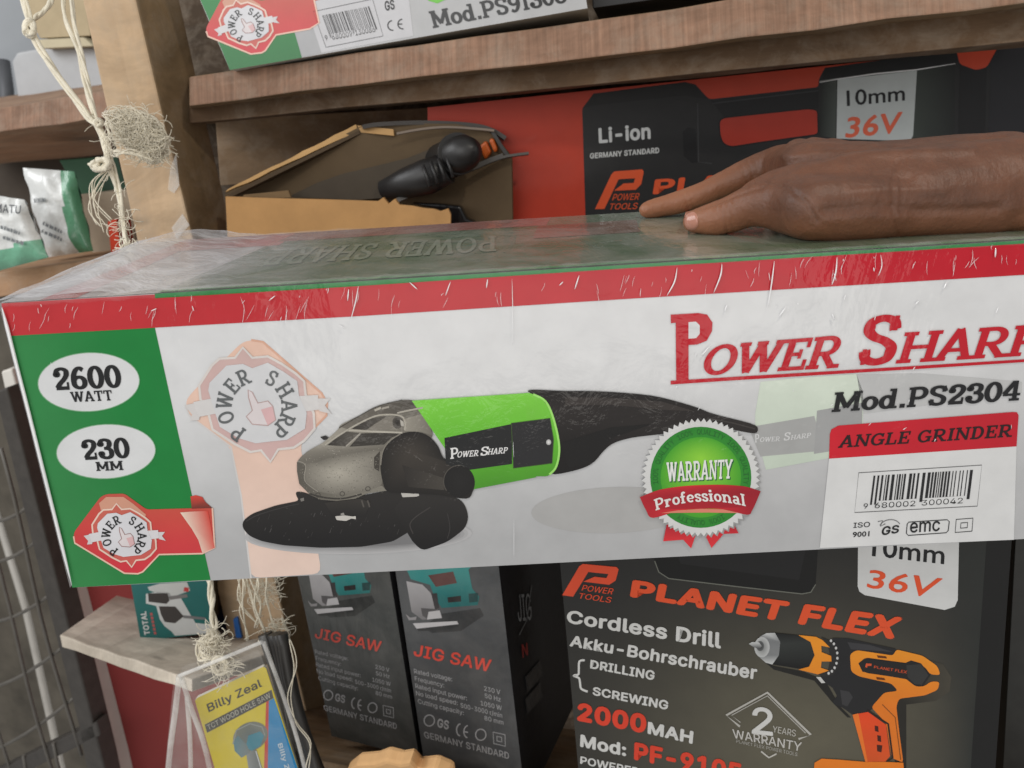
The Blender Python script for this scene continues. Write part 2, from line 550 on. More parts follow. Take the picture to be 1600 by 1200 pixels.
def font_mesh(s, bold, plain=False):
    key = (s, bold, plain)
    if key in _fc: return _fc[key]
    cu = bpy.data.curves.new('lettering', 'FONT'); cu.body = s; cu.font = cu.font if plain or FONT is None else FONT; cu.size = 1.0; cu.resolution_u = 3
    cu.fill_mode = 'FRONT'
    if bold > .015: cu.space_character = 1.0 + bold * .9
    o = bpy.data.objects.new('lettering', cu); COL.objects.link(o)
    dg = bpy.context.evaluated_depsgraph_get(); dg.update()
    me = bpy.data.meshes.new_from_object(o.evaluated_get(dg))
    v = [(p.co.x, p.co.y) for p in me.vertices]; f = [list(p.vertices) for p in me.polygons]
    bpy.data.objects.remove(o); bpy.data.curves.remove(cu); bpy.data.meshes.remove(me)
    _fc[key] = (v, f)
    return v, f


def put_sans(mb, s, q, layer, col, bold=0.0):
    plain = s in ('10mm', '36V', '9001')
    """a line of plain sans lettering between baseline ends BL BR and cap tops TL TR"""
    v, f = font_mesh(s, bold, plain)
    hv, _ = font_mesh('H', bold, plain)
    y0 = min(p[1] for p in hv); cap = max(p[1] for p in hv) - y0
    x0 = min(p[0] for p in v); w = max(p[0] for p in v) - x0
    r = bold * .62
    shifts = [(0, 0)]
    if r: shifts += [(r * math.cos(a), r * math.sin(a)) for a in (math.pi * k / 4 for k in range(8))]
    x0 -= r; w += 2 * r; y0 -= r; cap += 2 * r
    for n_, (sx, sy) in enumerate(shifts):          # a heavier weight: the strokes printed again a hair's breadth round themselves
        loc = [mb.f.uv(*bil(q, (x + sx - x0) / w, (y + sy - y0) / cap), layer * LAYER + n_ * 1.0e-5) for x, y in v]
        i = len(mb.v); mb.v += loc
        for t in f:
            a, b, d = loc[t[0]], loc[t[1]], loc[t[2]]
            if (b - a).cross(d - a).z < 0: t = t[::-1]
            mb.fc.append([i + k for k in t]); mb.col.append([col] * len(t)); mb.mi.append(0); mb.sm.append(False)


def line(b0, b1, h0, h1=None, slant=0.0):
    """quad of a text line from its baseline ends and heights (pixels up)"""
    h1 = h0 if h1 is None else h1
    return (b0, b1, (b0[0] + slant * h0, b0[1] - h0), (b1[0] + slant * h1, b1[1] - h1))


def upline(b0, b1, h0, h1=None, slant=0.0):
    """as line(), the letters square to a sloping baseline"""
    h1 = h0 if h1 is None else h1
    dx, dy = b1[0] - b0[0], b1[1] - b0[1]; d = math.hypot(dx, dy)
    ux, uy = dy / d, -dx / d
    sx, sy = dx / d * slant, dy / d * slant
    return (b0, b1, (b0[0] + (ux + sx) * h0, b0[1] + (uy + sy) * h0), (b1[0] + (ux + sx) * h1, b1[1] + (uy + sy) * h1))


def smooth(pts, k=4):
    return catmull(pts, k, closed=True)


def rounded(pts, r=6.0):
    out = []
    n = len(pts)
    for i in range(n):
        p, a, b = pts[i], pts[i - 1], pts[(i + 1) % n]
        da = math.hypot(a[0] - p[0], a[1] - p[1]); db = math.hypot(b[0] - p[0], b[1] - p[1])
        ra, rb = min(r, da * .45) / da, min(r, db * .45) / db
        s = (p[0] + (a[0] - p[0]) * ra, p[1] + (a[1] - p[1]) * ra); e = (p[0] + (b[0] - p[0]) * rb, p[1] + (b[1] - p[1]) * rb)
        for t in (0, .33, .67, 1):
            out.append(tuple(s[d] * (1 - t) ** 2 + 2 * p[d] * t * (1 - t) + e[d] * t * t for d in (0, 1)))
    return out


def ellipse(cx, cy, rx, ry, n=36, rot=0.0):
    cr, sr = math.cos(math.radians(rot)), math.sin(math.radians(rot))
    return [(cx + rx * math.cos(a) * cr - ry * math.sin(a) * sr, cy + rx * math.cos(a) * sr + ry * math.sin(a) * cr)
            for a in (2 * math.pi * i / n for i in range(n))]


def ring_text(mb, s_angles, cx, cy, r, h, layer, col, slab=True, ax=(1, 0), ay=(0, 1), wf=.8):
    """letters standing outward round a circle: [(char, angle)], angle counter-clockwise from the right"""
    for ch, a in s_angles:
        ca, sa = math.cos(math.radians(a)), math.sin(math.radians(a))
        def pt(rad, tan):
            x = ca * rad + sa * tan; y = -(sa * rad - ca * tan)
            return (cx + x * ax[0] + y * ay[0], cy + x * ax[1] + y * ay[1])
        w = GL[ch][0] * h * wf if slab and ch in GL else h * .7
        q = (pt(r - h / 2, -w / 2), pt(r - h / 2, w / 2), pt(r + h / 2, -w / 2), pt(r + h / 2, w / 2))
        if slab: put_slab(mb, ch, q, layer, col)
        else: put_sans(mb, ch, q, layer, col)


def barcode(mb, q, layer, col, seed):
    rnd = random.Random(seed)
    u = 0.0
    k = 0
    units = []
    while sum(units) < 95:
        units.append(rnd.choice((1, 1, 1, 2, 2, 3)))
    tot = sum(units)
    acc = 0
    for i, w in enumerate(units):
        if i % 2 == 0:
            u0, u1 = acc / tot, (acc + w * .92) / tot
            long = i in (0, 2, len(units) // 2 // 2 * 2, len(units) // 2 // 2 * 2 + 2, len(units) - 1)
            v0 = -.14 if long else 0
            mb.poly([bil(q, u0, v0), bil(q, u1, v0), bil(q, u1, 1), bil(q, u0, 1)], layer, col)
        acc += w


def square_mark(mb, q, layer, col, w=1.2):
    bl, br, tl, tr = q
    mb.stroke([bl, br, tr, tl], w, layer, col, closed=True)
    i = [bil(q, a, b) for a, b in ((.3, .3), (.7, .3), (.7, .7), (.3, .7))]
    mb.stroke(i, w, layer, col, closed=True)


def ce_mark(mb, cx, cy, r, layer, col, w=2.0, rot=0):
    for dx in (0, 2.1 * r):
        x = cx + dx * math.cos(math.radians(rot)); y = cy + dx * math.sin(math.radians(rot))
        pts = [(x + r * math.cos(math.radians(a)), y + r * math.sin(math.radians(a))) for a in range(90 + rot, 271 + rot, 15)]
        mb.stroke(pts, w, layer, col)
    mb.stroke([(x - r, y), (x - r * .1, y)], w, layer, col, eps=2e-5)


# ------------------------------------------------------------------ inks and shared materials
INK = c(30, 31, 33); RED = c(186, 24, 40); WHITE = c(214, 215, 217); GREEN = c(22, 124, 56); ORANGE = c(222, 84, 46)
print_film = print_mat('printed_card_under_film', .5, .55, .07, .35, (14, 5, 14), spec=.15)
print_card = print_mat('printed_card', .38, .25, .12)
print_glare = print_mat('glare_card_under_film', .5, 1.0, .05, .28, (34, 8, 30), mottle=.62)
print_black = print_mat('glossy_black_card', .45, .16, .15, .15, (9, 9, 9), spec=.25)
print_wrap = print_mat('black_card_in_plastic', .5, .45, .18, .7, (60, 16, 30), mottle=.12, spec=.25)
wood_light = wood_mat('sawn_timber_pale', c(150, 118, 84), c(205, 175, 135))
wood_brown = wood_mat('sawn_timber_brown', c(108, 88, 66), c(158, 130, 98))
wood_edge = wood_mat('sawn_board_edge', c(124, 96, 78), c(170, 134, 112), (10, 60, 60), saw=.28)
wood_grey = wood_mat('weathered_board', c(180, 168, 152), c(226, 216, 200), (6, 40, 40), saw=.1)

# brand emblem, measured on the enlarged small emblem of the front panel
EM_OUT = [(100, 520), (110, 470), (380, 110), (440, 80), (630, 75), (860, 240), (1330, 228), (1545, 226), (1570, 640), (1440, 700),
          (990, 710), (820, 890), (770, 910), (630, 905), (112, 590)]
EM_RING = [(545, 180), (600, 240), (690, 232), (770, 275), (850, 330), (900, 375), (908, 450), (955, 560), (960, 650), (900, 720), (840, 760),
           (750, 770), (705, 842), (650, 775), (590, 785), (500, 740), (370, 655), (348, 570), (300, 480), (292, 400), (365, 285), (410, 245), (500, 240)]
EM_WHITE = [(450, 285), (545, 275), (600, 300), (690, 268), (780, 320), (860, 375), (870, 460), (915, 560), (905, 650), (800, 715), (700, 725),
            (620, 735), (520, 705), (412, 640), (385, 560), (345, 430), (352, 385)]
EM_THUMB = [(575, 425), (600, 440), (632, 502), (690, 490), (718, 520), (735, 600), (690, 632), (600, 625), (565, 580), (600, 545), (578, 470)]
EM_LETTERS = [('P', 234), ('O', 199), ('W', 169), ('E', 140), ('R', 114), ('S', 62), ('H', 31), ('A', 2), ('R', -24), ('P', -46)]


def emblem(mb, fm, layer, pale=0.0, band=True, outline=None, scale=1.0, lighter=c(226, 200, 186)):
    """rosette: red ribbon, curly ring, POWER SHARP round a raised thumb.  fm maps crop coordinates to photo pixels"""
    tint = lambda q: mixc(q, c(206, 204, 202), pale)
    M = lambda pts: [fm(x, y) for x, y in pts]
    cen = fm(625, 525)
    y0, y1 = fm(625, 75)[1], fm(625, 910)[1]
    def shade(x, y):
        t = (y - y0) / (y1 - y0)
        return tint(mixc(c(196, 74, 62), c(206, 52, 66), t) if t > .3 else mixc(c(190, 84, 70), c(196, 74, 62), t / .3))
    if outline is None:
        mb.stroke(M(EM_OUT[7:] + EM_OUT[:1]), 2.4 * scale, layer + .5, tint(c(230, 190, 172)))
        mb.poly(rounded(M(EM_OUT), 5 * scale), layer, shade)
        mb.poly(M([(385, 250), (365, 175), (440, 110), (620, 110), (720, 180), (850, 290), (850, 330), (770, 275), (690, 232), (600, 240), (545, 185), (500, 240), (410, 245)]),
                layer + 1, tint(c(205, 150, 128)))
    mb.poly(M(EM_RING), layer + 1.5, lambda x, y: mixc(shade(x, y), tint(c(196, 110, 96)), .6))
    mb.stroke(M(EM_RING), 2.6 * scale, layer + 2, tint(lighter), closed=True)
    for rb in ([(205, 515), (262, 503), (300, 560), (292, 600), (240, 606), (252, 568)], [(975, 476), (1052, 474), (1020, 516), (1060, 566), (988, 548)]):
        mb.poly(M(rb), layer + 2.5, tint(c(206, 202, 204)))
    for rb in ([(258, 496), (395, 470), (405, 560), (290, 582)], [(850, 462), (980, 455), (986, 540), (890, 552)]):
        mb.poly(M(rb), layer + 3, tint(c(212, 210, 213)))
    mb.poly(M(EM_WHITE), layer + 3.5, c(210, 210, 215) if pale < .5 else c(206, 207, 210))
    mb.poly(M(EM_THUMB), layer + 4, c(216, 208, 210))
    mb.poly(M([(650, 540), (718, 520), (735, 600), (690, 632)]), layer + 4.4, c(214, 176, 178))
    mb.stroke(M(EM_THUMB), 1.0 * scale, layer + 4.7, mixc(c(150, 110, 108), c(200, 180, 178), pale), closed=True)
    ux = (fm(725, 525)[0] - cen[0]) / 100; uy = (fm(725, 525)[1] - cen[1]) / 100
    vx = (fm(625, 625)[0] - cen[0]) / 100; vy = (fm(625, 625)[1] - cen[1]) / 100
    ring_text(mb, EM_LETTERS, cen[0], cen[1], 188, 92, layer + 5, mixc(INK, c(120, 124, 126), pale), True, (ux, uy), (vx, vy), .78)


# ------------------------------------------------------------------ the long angle grinder carton
MF = Frame(P(800, 650, .42), (1, .053, 0), (-204, 3897, 1333))
BOXL = 'long white and green carton held in front with a green angle grinder pictured on it'
box = thing('grinder_carton', MF, BOXL, 'box')
mTL, mTR, mBR, mBL = (2, 474), (1690, 370), (1700, 837), (113, 918)
MD = 0.168
mb = MB(MF)
mb.pxprism([mTL, mTR, mBR, mBL], MD, c(190, 188, 186))
body = mb.build('carton_body', plain_mat('bare_card', c(196, 193, 188), .6, .08), box)

F1 = offs(0, 340, 2.07); F2 = offs(980, 380, 2.4); F3 = offs(360, 560, 1.818)
mb = MB(MF)


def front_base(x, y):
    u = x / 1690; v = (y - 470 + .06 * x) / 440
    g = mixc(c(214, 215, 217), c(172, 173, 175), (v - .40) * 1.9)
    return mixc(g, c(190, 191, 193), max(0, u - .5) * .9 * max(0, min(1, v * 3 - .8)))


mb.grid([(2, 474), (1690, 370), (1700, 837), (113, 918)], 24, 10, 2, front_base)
# green end panel and the two bands along the top
mb.grid([(13, 524), (242, 512), (329, 906), (113, 918)], 6, 8, 3, lambda x, y: mixc(c(48, 130, 70), GREEN, (x - y * .25 + 90) / 130))
mb.poly([(2, 474), (242, 460), (560, 441), (980, 415), (1690, 370), (1690, 424), (980, 467), (560, 494), (242, 512), (13, 525)], 4,
        lambda x, y: mixc(c(188, 48, 54), c(186, 22, 40), x / 900))
mb.poly([(242, 459), (1690, 370), (1690, 375), (980, 419), (560, 447), (242, 466)], 5, GREEN)
mb.build('front_panel', print_film, box)

# data ovals
mb = MB(MF)
for cx, cy, rx, ry in ((138.5, 597, 79.5, 46), (165.5, 705.5, 77.5, 42.5)):
    mb.poly(ellipse(cx, cy, rx, ry, 44, -2.5), 4, c(212, 214, 216))
    mb.stroke(ellipse(cx, cy, rx, ry, 44, -2.5), 1.3, 4.5, c(120, 170, 130), closed=True)
put_slab(mb, '2600', ((86, 610), (191, 605.5), (81, 575), (186, 570)), 6, INK, (.13, .07))
put_slab(mb, 'WATT', ((112, 628.5), (177, 625.5), (109, 612.5), (174, 609.5)), 6, INK)
put_slab(mb, '230', ((131, 719), (204, 715.5), (125, 687.5), (199.5, 683.5)), 6, INK, (.13, .07))
put_slab(mb, 'MM', ((150.5, 736), (193, 734.5), (148.5, 722), (191, 720)), 6, INK)
mb.build('rating_print', print_film, box)

# small emblem with its curled ribbon
mb = MB(MF)
fm = lambda x, y: (100 + x / 6.667, 760 + y / 6.667)
emblem(mb, fm, 5)
Z5 = offs(100, 760, 6.667)
mb.poly(Z5((1330, 232), (1318, 105), (1370, 92), (1440, 110), (1475, 165), (1545, 226)), 5, lambda x, y: mixc(c(206, 70, 58), c(110, 52, 44), (y - 775) / 14))
mb.poly(Z5((1210, 272), (1330, 262), (1500, 255), (1570, 640), (1440, 690), (1400, 560), (1330, 440)), 6.5,
        lambda x, y: mixc(c(226, 208, 192), c(206, 66, 54), (x - 284 - (y - 800) * .42) / 32))
mb.build('brand_emblem', print_film, box)

# large faded emblem
mb = MB(MF)
pale = c(226, 194, 178)
mb.poly(rounded(F1((600, 600), (612, 575), (780, 405), (812, 396), (850, 402), (1040, 568), (1058, 600), (1056, 640), (970, 728), (1000, 900), (1040, 1152), (812, 1166), (780, 900), (747, 742), (612, 640)), 14),
        3, lambda x, y: mixc(c(226, 190, 172), c(224, 200, 188), (y - 540) / 360))
mb.stroke(F1((812, 396), (850, 402), (1040, 568), (1058, 600), (1056, 640), (970, 728)), 3.4, 3.4, c(214, 168, 146))
mb.stroke(F1((600, 610), (612, 640), (747, 742), (780, 900), (812, 1166)), 2.6, 3.4, c(208, 205, 204))
bm = lambda x, y: (401 + (x - 625) / 6.667 * 1.80, 636 + (y - 525) / 6.667 * 1.80)
emblem(mb, bm, 4, pale=.62, outline=False, scale=1.5, lighter=c(226, 214, 208))
mb.build('faded_emblem', print_film, box)

# picture of the grinder
mb = MB(MF)
gh = c(172, 173, 173)
mb.poly(ellipse(960, 797, 130, 36, 40, -2), 3, c(168, 168, 168))                        # its own pale echo
mb.poly(F2((480, 640), (500, 520), (640, 505), (860, 490), (885, 560), (884, 760), (790, 800), (520, 850), (480, 700)), 3, lambda x, y: mixc(c(208, 218, 205), c(192, 204, 190), (y - 590) / 130))
mb.poly(F2((860, 492), (1100, 488), (1320, 505), (1480, 520), (1480, 560), (1180, 600), (886, 640)), 3, c(186, 187, 188))
mb.poly(F2((455, 690), (702, 648), (735, 778), (500, 800)), 3.4, c(164, 165, 165))
mb.poly(F2((712, 628), (882, 598), (880, 762), (700, 790)), 3.6, c(158, 159, 160))
put_slab(mb, 'P', line(F2((478, 748))[0], F2((496, 746))[0], 13), 4, c(206, 207, 208))
put_slab(mb, 'OWER', line(F2((496, 746))[0], F2((572, 742))[0], 7.5, slant=.2), 4, c(206, 207, 208))
put_slab(mb, 'S', line(F2((584, 741))[0], F2((610, 739))[0], 13, slant=.2), 4, c(206, 207, 208))
put_slab(mb, 'HARP', line(F2((612, 738))[0], F2((688, 728))[0], 7.5, slant=.2), 4, c(206, 207, 208))
# printed soft shadow under the disc
for k in range(6): mb.poly(ellipse(560, 836 + k * .6, 178 - k * 6, 30 - k * 3, 36, -1), 4 + k * .12, mixc(c(176, 176, 178), c(120, 120, 122), k / 5))
# cutting disc, guard and flange: one dark mass
Z10 = offs(370, 600, 4.1026)
dkm = lambda x, y: mixc(c(44, 42, 41), c(26, 25, 26), (y - 775) / 70)
disc = Z10((35, 900), (46, 870), (100, 830), (250, 778), (400, 748), (380, 715), (378, 690), (420, 690), (540, 735), (800, 715), (960, 684), (1300, 690), (1440, 745), (1000, 1010), (800, 1044), (540, 1050), (300, 1034), (160, 1008), (80, 974), (42, 930))
mb.poly(rounded(disc, 7), 5, dkm)
mb.poly(rounded(Z10((1112, 985), (1128, 1012), (1188, 1070), (1350, 1012), (1462, 928), (1486, 860), (1470, 790), (1436, 742), (1300, 690), (1100, 690), (1000, 800)), 9), 5.6, lambda x, y: mixc(c(46, 44, 43), c(24, 23, 24), (y - 780) / 70))
mb.stroke(catmull(Z10((1130, 960), (1110, 900), (1150, 850), (1240, 790)), 5), 1.6, 6, c(64, 61, 60))
mb.stroke(catmull(Z10((1350, 990), (1366, 920), (1350, 830)), 5), 1.2, 6, c(58, 56, 56))
mb.stroke(catmull(Z10((60, 880), (140, 838), (300, 790), (400, 768)), 5), 1.2, 5.6, c(62, 60, 60))
rs = random.Random(8)
for k in range(34):
    x, y = rs.uniform(120, 1060), rs.uniform(820, 1010)
    if y > 1040 - abs(x - 600) * .12: continue
    l = rs.uniform(6, 34)
    mb.stroke(Z10((x, y), (x + l * .4, y - l)), rs.uniform(.5, 1.2), 5.7 + .02 * k, c(62, 60, 60) if k % 3 else c(78, 76, 76))
mb.poly(Z10((560, 760), (800, 735), (860, 760), (820, 850), (620, 850)), 6.5, lambda x, y: mixc(c(56, 53, 50), c(34, 33, 33), (y - 780) / 25))
for x in (800, 838): mb.stroke(Z10((x, 745), (x + 14, 790)), 2.4, 6.8, c(84, 80, 76))
mb.poly(rounded(Z10((630, 848), (690, 842), (745, 850), (762, 845), (764, 868), (735, 862), (700, 878), (640, 872)), 1.5), 7.2, c(196, 193, 188))
mb.poly(rounded(Z10((664, 832), (684, 824), (692, 840), (668, 842)), 1), 7.2, c(150, 147, 143))
mb.poly(rounded(Z10((1050, 692), (1075, 698), (1140, 704), (1162, 690), (1170, 716), (1150, 722), (1062, 726)), 1.5), 7.2, c(186, 183, 178))
mb.poly(Z10((405, 735), (430, 728), (432, 748), (412, 754)), 7.2, c(120, 117, 113))
# metal gear head
def head(x, y):
    u = (x - 470) / 130; t = (y - 700) / 85
    b = mixc(c(96, 92, 85), c(166, 161, 150), math.exp(-((x - 518) / 40) ** 2))
    return mixc(b, c(84, 80, 74), max(0, t - .3) * .9) if t > 0 else mixc(b, c(112, 108, 100), -t)
mb.poly(rounded(Z10((385, 492), (450, 432), (560, 372), (652, 290), (660, 262), (780, 205), (905, 140), (1060, 100), (1140, 104), (1192, 150), (1216, 190), (1262, 335), (1180, 420), (960, 684), (830, 702), (760, 735), (640, 750), (540, 742), (470, 712), (400, 640), (386, 560)), 8), 8, head)
bw = [(440, 520), (520, 500), (600, 470), (760, 440), (930, 430), (915, 520), (930, 640), (830, 690), (640, 712), (520, 690), (430, 620)]
mb.fan(*Z10((640, 570))[0], smooth(Z10(*bw)), 8.2, c(172, 167, 156), c(116, 112, 104))
mb.poly(Z10((385, 500), (440, 520), (430, 620), (520, 690), (640, 712), (830, 690), (930, 650), (960, 684), (830, 702), (760, 735), (640, 750), (540, 742), (470, 712), (400, 640), (386, 560)), 8.4, lambda x, y: mixc(c(92, 88, 81), c(128, 124, 115), (x - 470) / 110))
mb.poly(Z10((660, 272), (780, 207), (905, 142), (1060, 103), (1140, 106), (1190, 150), (1040, 184), (950, 202), (860, 222), (716, 292)), 8.5, lambda x, y: mixc(c(112, 107, 99), c(74, 70, 65), (x - 540) / 110))
mb.poly(Z10((1080, 222), (1200, 186), (1216, 200), (1256, 330), (1180, 306), (1074, 302)), 8.5, lambda x, y: mixc(c(150, 145, 135), c(112, 108, 100), (x - 632) / 42))
mb.poly(Z10((580, 392), (692, 304), (790, 314), (702, 400)), 8.6, lambda x, y: mixc(c(52, 49, 46), c(92, 88, 82), (x - 512) / 44))
mb.poly(Z10((800, 316), (1070, 312), (995, 342), (944, 388), (722, 402)), 8.6, c(60, 57, 53))
mb.poly(Z10((722, 286), (862, 222), (962, 206), (830, 294)), 8.7, lambda x, y: mixc(c(52, 49, 46), c(84, 80, 75), (x - 548) / 50))
mb.poly(Z10((834, 294), (900, 240), (980, 212), (1050, 222), (1064, 286)), 8.7, c(126, 121, 113))
mb.fan(*Z10((1030, 246))[0], ellipse(*Z10((1030, 246))[0], 8, 10, 18), 8.8, c(40, 38, 36), c(84, 80, 75))
mb.poly(rounded(Z10((1046, 226), (1070, 244), (1072, 272), (1052, 268)), 1), 8.9, c(178, 174, 166))
for pts, w_, q_ in (([(566, 390), (700, 300), (860, 216), (958, 196), (1052, 206), (1078, 246), (1076, 296)], 2.6, c(170, 165, 154)), ([(716, 296), (860, 304), (1062, 312)], 2.8, c(176, 171, 160)), ([(700, 400), (792, 316)], 2.2, c(160, 155, 146)),
                    ([(1028, 186), (1100, 170), (1192, 152)], 2.6, c(168, 163, 153)), ([(884, 170), (924, 152)], 3.4, c(176, 171, 160)), ([(930, 158), (976, 146)], 3.0, c(160, 155, 146)),
                    ([(655, 282), (780, 208), (905, 142), (1060, 103)], 1.4, c(70, 66, 61)), ([(388, 494), (440, 520), (436, 620), (520, 690)], 1.2, c(150, 145, 136)), ([(470, 704), (560, 728), (680, 734), (800, 706)], 2.4, c(60, 57, 54))):
    mb.stroke(catmull(Z10(*pts), 5), w_, 9, q_)
rs = random.Random(3)
for k in range(620):
    x, y = rs.uniform(400, 940), rs.uniform(410, 735)
    if x - 385 < (560 - y) * .5 or (y > 700 and (x < 480 or x > 780)) or (x < 560 and y < 450): continue
    v = rs.choice((c(88, 84, 78), c(176, 171, 160), c(120, 116, 108), c(140, 136, 126)))
    d = rs.uniform(2.0, 4.4)
    mb.poly(Z10((x, y), (x + d, y + .6), (x + d * .8, y + d), (x - .4, y + d * .8)), 9.1, v)
for x, y in ((676, 704), (840, 672), (520, 712)):
    mb.stroke(ellipse(*Z10((x, y))[0], 3.6, 3.4, 12), 1.0, 9.2, c(70, 67, 63), closed=True)
mb.poly(rounded(Z10((534, 340), (570, 330), (600, 352), (556, 360)), 1), 7.9, c(44, 42, 42))
# gear case shoulder and side handle boss
b1 = smooth(Z10((930, 440), (960, 384), (1020, 334), (1100, 308), (1180, 312), (1240, 342), (1290, 400), (1322, 470), (1370, 504), (1430, 524), (1500, 560), (1526, 624), (1512, 690), (1470, 735), (1300, 712), (1100, 700), (970, 690), (934, 620), (922, 530)))
mb.fan(*Z10((1120, 430))[0], b1, 9.2, c(66, 61, 56), c(34, 32, 31))
mb.stroke(catmull(Z10((922, 520), (936, 430), (980, 366), (1050, 318)), 5), 1.6, 9.4, c(132, 127, 118))
mb.poly(Z10((880, 470), (918, 430), (912, 560), (880, 540)), 8.8, c(66, 62, 57))
mb.poly(Z10((1060, 520), (1320, 600), (1330, 680), (1100, 660)), 9.4, lambda x, y: mixc(c(46, 43, 41), c(70, 66, 61), (x - 630) / 60))
mb.fan(*Z10((1424, 624))[0], ellipse(*Z10((1424, 624))[0], 24, 25), 9.6, c(36, 35, 35), c(30, 29, 29))
mb.stroke(ellipse(*Z10((1424, 624))[0], 24, 25, 30)[12:24], 1.4, 9.8, c(82, 78, 73))
# green motor housing
def hous(x, y):
    t = (y - 612 + (x - 640) * .06) / 150
    return mixc(c(128, 208, 72), c(92, 178, 44), t * 1.5) if t < .6 else mixc(c(96, 180, 48), c(70, 140, 40), (t - .6) * 2)
mb.grid(F3((515, 120), (850, 98), (868, 338), (690, 372)), 8, 8, 8.8, hous)

mb.poly(catmull(F3((845, 98), (885, 112), (914, 168), (932, 250), (924, 305), (905, 332), (880, 335)), 6) + F3((840, 336), (840, 98)), 8.9, hous)
mb.stroke(catmull(F3((860, 102), (895, 122), (918, 172), (934, 250), (926, 306), (906, 330)), 5), 3.2, 9.3, c(158, 222, 112))
mb.poly(F3((608, 226), (800, 186), (800, 300), (655, 320), (612, 298)), 9.4, c(36, 37, 38))
mb.poly(F3((798, 184), (908, 170), (918, 230), (914, 298), (804, 312)), 9.5, c(42, 42, 44))
mb.stroke(F3((798, 184), (908, 170), (918, 230), (914, 298), (804, 312)), 1.2, 9.8, c(66, 96, 44), closed=True)
mb.fan(*F3((904, 238))[0], ellipse(*F3((904, 238))[0], 4, 4.5, 14), 10, c(230, 230, 230), c(160, 160, 160))
W2 = c(226, 226, 226)
put_slab(mb, 'P', line(F3((624, 286))[0], F3((648, 283))[0], 17), 10.4, W2)
put_slab(mb, 'OWER', line(F3((643, 282))[0], F3((704, 277))[0], 9.5, slant=.22), 10.4, W2)
put_slab(mb, 'S', line(F3((708, 277))[0], F3((732, 275))[0], 14, slant=.2), 10.4, W2)
put_slab(mb, 'HARP', line(F3((730, 274))[0], F3((786, 269))[0], 9.5, slant=.22), 10.4, W2)
# rear grip
def grip(x, y): return mixc(c(44, 40, 39), c(24, 22, 22), abs(y - 645 - (x - 880) * .06) / 55)
mb.poly(rounded(F3((840, 92), (860, 88), (950, 93), (1010, 92), (1100, 96), (1210, 106), (1330, 140), (1362, 156), (1495, 188), (1500, 205), (1490, 216), (1400, 196), (1330, 196), (1240, 214), (1140, 224), (1086, 240), (1060, 262), (1030, 300), (985, 318), (905, 334), (926, 306), (934, 250), (918, 172), (895, 122), (860, 102)), 26), 9.1, grip)
mb.poly(F3((950, 110), (1100, 112), (1230, 124), (1320, 150), (1230, 146), (1080, 132), (950, 134)), 9.5, c(56, 51, 49))
mb.poly(F3((940, 240), (1080, 196), (1200, 186), (1086, 226), (1056, 258), (1026, 296), (960, 312)), 9.5, c(26, 25, 25))
mb.stroke(F3((1360, 170), (1430, 184), (1490, 200)), 2.0, 9.8, c(64, 60, 58))
mb.build('grinder_picture', print_film, box)

# warranty rosette
mb = MB(MF)
wc = F2((276, 878))[0]
for tl in (((150, 1045), (250, 1070), (258, 1090), (240, 1145), (210, 1112), (135, 1118)), ((285, 1080), (395, 1045), (418, 1088), (362, 1090), (316, 1143))):
    mb.poly(F2(*tl), 11, lambda x, y: mixc(c(150, 24, 40), c(214, 48, 56), (y - 815) / 28))
sh = []
st_ = []
for i in range(120):
    a = 2 * math.pi * i / 120
    r = 92.5 if i % 2 else 86.5
    st_.append((wc[0] + r * math.cos(a), wc[1] + r * math.sin(a)))
mb.poly([(x + 2, y + 3) for x, y in st_], 11.4, c(150, 150, 150))
mb.fan(wc[0], wc[1], st_, 11.8, c(222, 222, 222), c(206, 207, 207))
mb.fan(wc[0], wc[1] + 4, ellipse(wc[0], wc[1], 79, 79, 48), 12.2, c(70, 165, 50), c(40, 128, 44))
mb.fan(wc[0], wc[1] - 30, ellipse(wc[0], wc[1], 63, 63, 44), 12.6, c(142, 208, 62), c(70, 160, 44))
dg_ = c(36, 104, 44)
def arcword(s, mid, r, h, step):
    n = len(s); return [(ch, mid + step * ((n - 1) / 2 - i)) for i, ch in enumerate(s) if ch != ' ']
ring_text(mb, arcword('100% QUALITY', 90, 71, 8, 5.2), wc[0], wc[1], 71, 8, 13, dg_, False)
ring_text(mb, arcword('100% QUALITY', 22, 71, 8, 5.2), wc[0], wc[1], 71, 8, 13, dg_, False)
ring_text(mb, arcword('100% QUALITY', 158, 71, 8, 5.2), wc[0], wc[1], 71, 8, 13, dg_, False)
ring_text(mb, arcword('100% QUALITY', 270, 71, 8, 5.2), wc[0], wc[1], 71, 8, 13, dg_, False)
WQ = (F2((150, 894))[0], F2((392, 882))[0], F2((147, 822))[0], F2((396, 810))[0])
put_slab(mb, 'WARRANTY', tuple((x + 1.6, y + 1.8) for x, y in WQ), 13, c(40, 96, 60), (.12, .075))
put_slab(mb, 'WARRANTY', WQ, 14, c(226, 228, 226), (.11, .065))
band_t = catmull(F2((48, 952), (120, 925), (200, 912), (275, 907), (360, 906), (440, 912), (500, 930)), 5)
band_b = catmull(F2((500, 932), (470, 1000), (448, 1018), (360, 998), (275, 996), (190, 1004), (96, 1030), (70, 1000), (48, 954)), 5)
mb.poly(band_t + band_b, 13.5, lambda x, y: mixc(c(214, 46, 54), c(150, 24, 40), abs(x - 1080) / 110))
mb.poly(F2((125, 1012), (190, 1002), (275, 996), (360, 998), (420, 1012), (300, 1010)), 13.8, c(214, 130, 110))
put_slab(mb, 'Professional', (F2((106, 1003))[0], F2((446, 987))[0], F2((98, 962))[0], F2((440, 942))[0]), 15, c(226, 224, 222),
         warp=lambda x, y, u: (x, y - 11 * (1 - (2 * u - 1) ** 2)))
mb.build('warranty_rosette', print_film, box)

